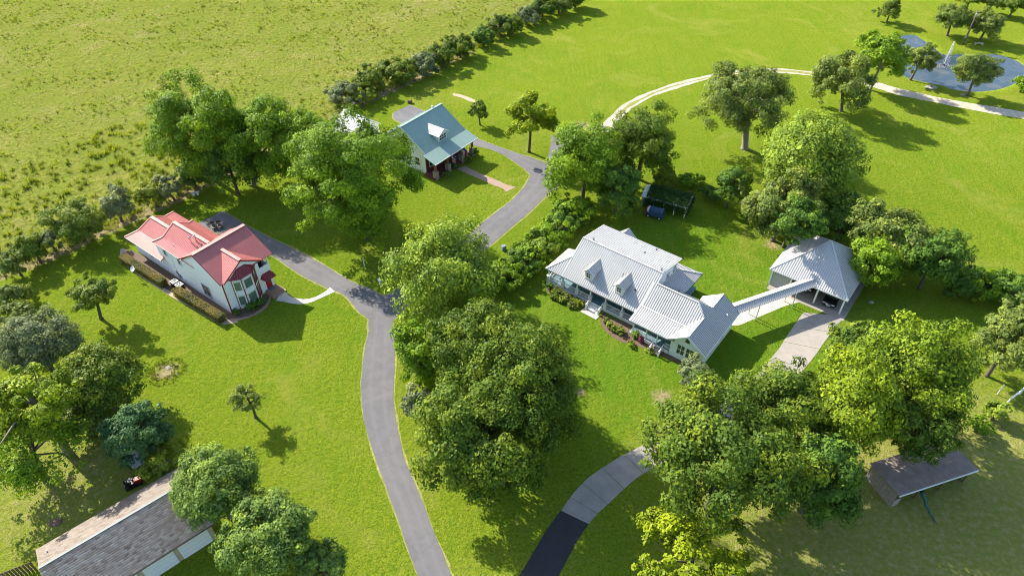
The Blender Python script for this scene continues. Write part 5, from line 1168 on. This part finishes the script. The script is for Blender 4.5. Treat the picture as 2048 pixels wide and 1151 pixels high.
# clipped box hedges along the white stucco wall
def clipped_hedge(label, a, b, w, hgt):
    A, B = pix(*a), pix(*b); L = (B - A).length; an = math.atan2(B.y - A.y, B.x - A.x)
    root = empty('clipped_hedge', A, an, label, 'hedge', 'clipped hedges along the white wall')
    r = np.random.default_rng(int(a[0])); MB().bx(.1, L - .1, -w / 2 + .1, w / 2 - .1, 0, hgt - .12).build('core', LEAF['vine'], root)
    n = int(L * 900); f = r.uniform(0, 1, n); P = np.empty((n, 3)); N = np.zeros((n, 3))
    u = r.uniform(0, L, n); v = r.uniform(-w / 2, w / 2, n); z = r.uniform(.05, hgt, n)
    top = f < .5; s1 = (f >= .5) & (f < .72); s2 = (f >= .72) & (f < .94); e = f >= .94
    P[:, 0] = u; P[:, 1] = v; P[:, 2] = hgt + r.normal(0, .04, n); N[top] = (0, 0, 1)
    P[s1, 1] = -w / 2; P[s1, 2] = z[s1]; N[s1] = (0, -1, 0); P[s2, 1] = w / 2; P[s2, 2] = z[s2]; N[s2] = (0, 1, 0)
    P[e, 0] = np.where(r.uniform(0, 1, e.sum()) < .5, 0, L); P[e, 2] = z[e]; N[e] = (1, 0, 0)
    P += r.normal(0, .05, (n, 3)); N = N + r.normal(0, .5, (n, 3)); N /= np.linalg.norm(N, axis=1, keepdims=True)
    low = .5 + .35 * np.sin(u * 1.3) * np.sin(u * .37 + 1)
    link('foliage', leaves_mesh('foliage', P, N, r.uniform(.08, .17, n), low * .5 + r.uniform(0, .55, n), seed=3), LEAF['hedge'], root)
clipped_hedge('long clipped hedge left of the air conditioners', (249, 522), (331, 573), 1.15, 1.25)
clipped_hedge('long clipped hedge right of the air conditioners', (355, 588), (447, 644), 1.15, 1.25)

# tufts of the wild pasture (nobody could count them)
def tufts(name, label, pts, hmin, hmax, blades, mat, seed, wid=.10):
    r = np.random.default_rng(seed); n = len(pts)
    B = np.repeat(np.arange(n), blades); m = len(B); s = r.uniform(hmin, hmax, n)[B] * r.uniform(.6, 1.1, m)
    base = np.array(pts)[B]; off = r.normal(0, 1, (m, 2)) * s[:, None] * .28
    tip = off * r.uniform(1.4, 2.6, (m, 1)); an = r.uniform(0, 6.28, m); w = wid * s * r.uniform(.7, 1.4, m)
    V = np.zeros((m, 3, 3)); V[:, 0, 0] = base[:, 0] + off[:, 0] + np.cos(an) * w; V[:, 0, 1] = base[:, 1] + off[:, 1] + np.sin(an) * w
    V[:, 1, 0] = base[:, 0] + off[:, 0] - np.cos(an) * w; V[:, 1, 1] = base[:, 1] + off[:, 1] - np.sin(an) * w
    V[:, 2, 0] = base[:, 0] + tip[:, 0]; V[:, 2, 1] = base[:, 1] + tip[:, 1]; V[:, 2, 2] = s
    me = mesh_np(name, V.reshape(-1, 3), np.arange(m * 3).reshape(m, 3))
    a = me.attributes.new('tint', 'FLOAT', 'FACE'); a.data.foreach_set('value', np.clip(r.normal(.5, .2, n)[B] + r.normal(0, .12, m), 0, 1).astype(np.float32))
    return tag(link(name, me, mat), label, 'grass', kind='stuff')
r = np.random.default_rng(11)
cand = np.stack([r.uniform(-150, 40, 60000), r.uniform(60, 206, 60000)], 1)
inp = in_poly(cand[:, 0], cand[:, 1], PASTURE) & (line_dist(cand[:, 0], cand[:, 1], ROW) > 1.6)
cand = cand[inp]
cl = r.uniform([-150, 60], [40, 206], (420, 2)); cd_ = np.min(np.hypot(cand[:, None, 0] - cl[None, :, 0], cand[:, None, 1] - cl[None, :, 1]), 1)
k = (cd_ < 2.2 + r.exponential(1.6, len(cand))) & (r.uniform(0, 1, len(cand)) < .55)
k_old = (np.sin(cand[:, 0] * .11 + 1.3 * np.sin(cand[:, 1] * .05)) * np.sin(cand[:, 1] * .09 + 2) + r.normal(0, .5, len(cand))) > .15
dense = cand[k][:5200]
tufts('pasture_tufts', 'rank green grass tufts scattered over the wild pasture', dense, .18, .62, 12, LEAF['wild'], 5)
M['straw'] = leaf_mat('straw', (0.30, 0.27, 0.06), (1.1, 1.05, 1.0), .2)
tufts('pasture_straw', 'pale dry grass standing in the wild pasture', cand[~k][:14000], .08, .26, 7, M['straw'], 6)
near = cand[(line_dist(cand[:, 0], cand[:, 1], ROW) < 34) & (cand[:, 1] < 125)]
near = near[np.min(np.hypot(near[:, None, 0] - cl[None, :90, 0] * .0 - r.uniform(-100, -30, 90)[None], near[:, None, 1] - r.uniform(70, 125, 90)[None]), 1) < 3.0][:420]
tufts('pasture_clumps', 'tall bright grass clumps in the near corner of the pasture', near, .45, .95, 22, LEAF['wild'], 15)
mound = pix(332, 742); mp_ = r.normal(0, 1, (260, 2)); mp_ = mp_ / np.linalg.norm(mp_, axis=1, keepdims=True) * r.uniform(.9, 2.5, (260, 1)) + np.array([mound.x, mound.y])
tufts('mound_weeds', 'pale weeds ringing the bare patch on the left lawn', mp_, .12, .34, 9, LEAF['olive'], 16)
# weeds under the fence row
q = []
for i in range(len(ROW) - 1):
    a, b = ROW[i], ROW[i + 1]; L = np.linalg.norm(b - a)
    for _ in range(int(min(L, 60) * 5)):
        q.append(a + (b - a) * r.uniform() + r.normal(0, 1.0, 2) + np.array([-.6, .5]))
q = [p for p in q if p[1] < 210 and p[0] > -110]
tufts('fence_row_weeds', 'tangled weeds along the fence row', q, .2, .8, 12, LEAF['wild'], 9)
# lawn grass: short blades that roughen the mown lawn near the houses
lw = np.stack([r.uniform(-62, 80, 150000), r.uniform(30, 150, 150000)], 1)
lw = lw[~in_poly(lw[:, 0], lw[:, 1], PASTURE)]
NOGO = []
for prs in (MAIN, REDB, GRNB, STUB, DRV):
    NOGO.append(W2([(a, b) for a, b, _, _ in prs]) + W2([(c, d) for _, _, c, d in prs])[::-1])
for pl in NOGO: lw = lw[~in_poly(lw[:, 0], lw[:, 1], pl)]

# ================================================================== SMALL THINGS
link('vines', leaves_mesh('vines', VINES[0], VINES[1], VINES[2], VINES[3], seed=4), LEAF['vine'], VINES[4])
# fountain: a jet of falling drops
fc = pix(1887, 131, -.36); fo = empty('fountain', fc, 0, 'white water jet rising from the pond', 'fountain')
MB().lathe((0, 0, -.05), [(.5, 0), (.55, .1), (.3, .2), (.12, .32), (.08, .45)], 14).build('nozzle', M['black'], fo)
rf = np.random.default_rng(3); n = 3000
t_ = rf.uniform(0, 1, n); H_ = rf.uniform(2.6, 5.4, n); an = rf.uniform(0, 6.28, n); sp_ = np.abs(rf.normal(0, .10, n)) * (0.3 + t_)
up = t_ < .65; zc = np.where(up, t_ / .65 * H_, H_ * (1 - ((t_ - .65) / .35) ** 2)); rr = np.where(up, sp_ * .6, sp_ * .6 + (t_ - .65) * 2.2 * rf.uniform(.5, 1.0, n))
Pj = np.stack([rr * np.cos(an) + .25 * np.where(up, 0, t_), rr * np.sin(an), zc + .3], 1)
wat = plain('spray', (.85, .87, .88), .3, .03)
def drops(name, P, s0, s1, stretch, mat, parent):
    V = []; F = []
    for p in P:
        s_ = rf.uniform(s0, s1); k = stretch; b0 = len(V)
        V += [(p[0] - s_, p[1], p[2]), (p[0] + s_, p[1], p[2]), (p[0], p[1] - s_, p[2]), (p[0], p[1] + s_, p[2]), (p[0], p[1], p[2] - s_ * k), (p[0], p[1], p[2] + s_ * k)]
        F += [(b0, b0 + 2, b0 + 5), (b0 + 2, b0 + 1, b0 + 5), (b0 + 1, b0 + 3, b0 + 5), (b0 + 3, b0, b0 + 5), (b0 + 2, b0, b0 + 4), (b0 + 1, b0 + 2, b0 + 4), (b0 + 3, b0 + 1, b0 + 4), (b0, b0 + 3, b0 + 4)]
    return tag(link(name, mesh_np(name, np.array(V), np.array(F)), mat, parent), kind='stuff')
drops('water_jet', Pj, .005, .018, 5.0, wat, fo)
rs = np.abs(rf.normal(1.3, .5, 260)); a2 = rf.uniform(0, 6.28, 260)
drops('splash', np.stack([rs * np.cos(a2), rs * np.sin(a2), rf.uniform(0.02, .1, 260)], 1), .015, .045, 1.0, wat, fo)
# wooden utility pole, bench, stone by the pond
pp = pix(1926, 90); po = empty('utility_pole', pp, 0, 'plain wooden pole standing between the two trees above the pond', 'pole')
MB().tube([(0, 0, -.1), (0, 0, 4.0), (0, 0, 8.2)], [.2, .17, .13], 9).build('pole', M['pole_wood'], po, True); MB().box((-.25, -.15, 2.1), (.35, .3, .8)).build('meter_box', M['grey_metal'], po)
MB().lathe((.0, .0, 6.8), [(.22, 0), (.24, .05), (.24, .6), (.18, .68)], 10).build('transformer', M['grey_metal'], po)
b0 = pix(1957, 90); be = empty('garden_bench', b0, R_(-12), 'pale stone bench on the far bank of the pond', 'bench')
MB().box((0, 0, .45), (2.0, .5, .12)).build('seat', M['concrete_white'], be)
for sx in (-.75, .75): MB().box((sx, 0, .2), (.2, .42, .38)).build('leg', M['concrete_white'], be)
def rock(label, px_, py_, r0, seed, mat='rock', name='boulder', cat='boulder', sq=.55):
    q = pix(px_, py_); rr = np.random.default_rng(seed); mb = MB(); seg, ring = 9, 5; V = []
    for i in range(ring + 1):
        th = math.pi / 2 * i / ring
        for k in range(seg):
            an = 2 * math.pi * k / seg; j = rr.uniform(.8, 1.15) * r0; V.append((j * math.cos(th) * math.cos(an) * 1.2, j * math.cos(th) * math.sin(an), j * math.sin(th) * sq - .02))
    mb.v = V; mb.f = [(i * seg + k, i * seg + (k + 1) % seg, (i + 1) * seg + (k + 1) % seg, (i + 1) * seg + k) for i in range(ring) for k in range(seg)] + [tuple(ring * seg + k for k in range(seg))]
    o = mb.build(name, M[mat]); o.location = q; return tag(o, label, cat)
rock('grey boulder on the near bank of the pond', 1862, 176, 1.1, 5)
rock('pale stones heaped at the foot of the pond tree right of the fountain', 1926, 190, .5, 6)
rock('small grey stone on the lawn below the carport', 1742, 604, .35, 8)
rock('ring of ash and charred wood on the shaded lawn', 112, 1043, .6, 9, 'mulch', 'fire_pit', 'fire pit', .22)
rock('pale rubble in the middle of the bare lawn patch', 337, 735, .35, 12, 'rock', 'rubble', 'rubble', .4)
# utility boxes and posts along the driveway
def small(name, label, px_, py_, cat, parts, rz=0):
    o = empty(name, pix(px_, py_), rz, label, cat)
    for nm, c_, d_, m_ in parts: MB().box(c_, d_, taper=.95).build(nm, M[m_], o)
    return o
small('utility_box', 'small grey green utility box on the grass beside the driveway', 1007, 499, 'utility box', [('case', (0, 0, .35), (.7, .55, .7), 'teal_wall'), ('lid', (0, 0, .74), (.76, .6, .08), 'grey_metal')], R_(30))
small('mailbox', 'white post mailbox at the driveway fork', 761, 572, 'mailbox', [('post', (0, 0, .5), (.14, .14, 1.0), 'white_trim'), ('box', (0, 0, 1.15), (.32, .55, .34), 'white_trim')], R_(40))
small('marker_post', 'thin white marker post on the shaded lawn', 729, 533, 'post', [('post', (0, 0, .8), (.10, .10, 1.6), 'white_trim'), ('cap', (0, 0, 1.63), (.14, .14, .06), 'white_trim')])
small('marker_post', 'thin white post on the lawn near the right edge', 1994, 788, 'post', [('post', (0, 0, .9), (.07, .07, 1.8), 'white_trim'), ('cap', (0, 0, 1.83), (.1, .1, .05), 'white_trim')])
small('stump_post', 'short dark stump post beside the asphalt stub', 1106, 262, 'post', [('post', (0, 0, .7), (.45, .45, 1.4), 'bark'), ('top', (0, 0, 1.45), (.5, .5, .1), 'brown_wood')])
small('planter_box', 'small dark planter beside the rear parking pad', 820, 206, 'planter', [('box', (0, 0, .3), (.9, .6, .6), 'brown_wood'), ('soil', (0, 0, .62), (.8, .5, .05), 'mulch')])
# ranch fence at the right edge
fr = empty('ranch_fence', pix(2014, 806), 0, 'white rail fence running out at the right edge', 'fence')
a_ = Vector((0, 0, 0)); b_ = pix(2110, 735) - pix(2014, 806)
for k in range(5):
    q = a_.lerp(b_, k / 4); MB().box((q.x, q.y, .65), (.14, .14, 1.3)).build('post', M['white_trim'], fr)
for z in (.4, .8, 1.2): MB().bar((0, 0, z), (b_.x, b_.y, z), .05, .16).build('rail', M['white_trim'], fr)
# riding mower and trailer by the garage
mo = empty('riding_mower', pix(268, 968), R_(32), 'red and black riding mower parked behind the garage', 'mower')
MB().box((.55, 0, .55), (.8, .62, .42), taper=.85).build('hood', M['red_paint'], mo); MB().box((-.35, 0, .45), (1.0, .8, .3)).build('chassis', M['black'], mo); MB().box((0, 0, .22), (.9, 1.15, .18)).build('mower_deck', M['black'], mo)
MB().box((-.45, 0, .72), (.5, .5, .14)).build('seat', M['black'], mo); MB().box((-.7, 0, .95), (.12, .5, .42)).build('seat_back', M['black'], mo); MB().tube([(.1, 0, .6), (-.08, 0, 1.0)], .03, 6).build('steering_column', M['grey_metal'], mo)
MB().lathe((-.1, 0, 1.0), [(.2, 0), (.2, .04), (.15, .04)], 12).build('steering_wheel', M['grey_metal'], mo)
for (x, y, rr) in ((.7, -.42, .2), (.7, .42, .2), (-.55, -.48, .28), (-.55, .48, .28)):
    w = MB().prism([(rr * math.cos(2 * math.pi * k / 14), rr * math.sin(2 * math.pi * k / 14)) for k in range(14)], -.11, .11); m4 = Matrix.Translation((x, y, rr)) @ Matrix.Rotation(R_(90), 4, 'X'); w.v = [tuple(m4 @ Vector(p)) for p in w.v]; w.build('wheel', M['rubber'], mo)
tr = empty('flat_trailer', pix(272, 924), R_(-42), 'pale blue grey utility trailer under the dark blue green tree', 'trailer')
MB().box((0, 0, .62), (2.6, 1.3, .1)).build('deck', plain('trailer_grey', (.42, .48, .54), .4, .1, metal=.2), tr)
for sy in (-.62, .62): MB().box((0, sy, .8), (2.6, .05, .28)).build('side_rail', M['grey_metal'], tr)
for sy in (-.78, .78):
    w = MB().prism([(.3 * math.cos(2 * math.pi * k / 14), .3 * math.sin(2 * math.pi * k / 14)) for k in range(14)], -.1, .1); m4 = Matrix.Translation((0, sy, .3)) @ Matrix.Rotation(R_(90), 4, 'X'); w.v = [tuple(m4 @ Vector(p)) for p in w.v]; w.build('wheel', M['rubber'], tr)
MB().bar((-1.3, 0, .55), (-2.3, 0, .45), .1, .1).build('tow_bar', M['grey_metal'], tr)
# black tank behind the outbuilding, white pots under the pecan
bt = MB(); bt.lathe((0, 0, 0), [(.5, -.9), (.75, -.6), (.8, 0), (.75, .6), (.5, .9)], 14); m4 = Matrix.Translation((0, 0, .95)) @ Matrix.Rotation(R_(20), 4, 'X'); bt.v = [tuple(m4 @ Vector(p)) for p in bt.v]
o = bt.build('water_tank', M['black']); o.location = pix(709, 222); tag(o, 'black oval water tank behind the outbuilding roof', 'tank')
for i, (x, y, lb) in enumerate(((388, 391, 'left white flower pot at the foot of the fence row'), (396, 389, 'right white flower pot at the foot of the fence row'))):
    o = MB().lathe((0, 0, 0), [(.2, 0), (.32, .5), (.36, .52), (.3, .5), (.25, .3)], 12).build('flower_pot', M['white_trim']); o.location = pix(x, y); tag(o, lb, 'flower pot', 'white flower pots')

scene.render.engine = 'CYCLES'
scene.cycles.filter_width = 1.0
scene.cycles.max_bounces = 5; scene.cycles.diffuse_bounces = 3; scene.cycles.transmission_bounces = 3; scene.cycles.glossy_bounces = 2
scene.render.resolution_x = 1024; scene.render.resolution_y = 575
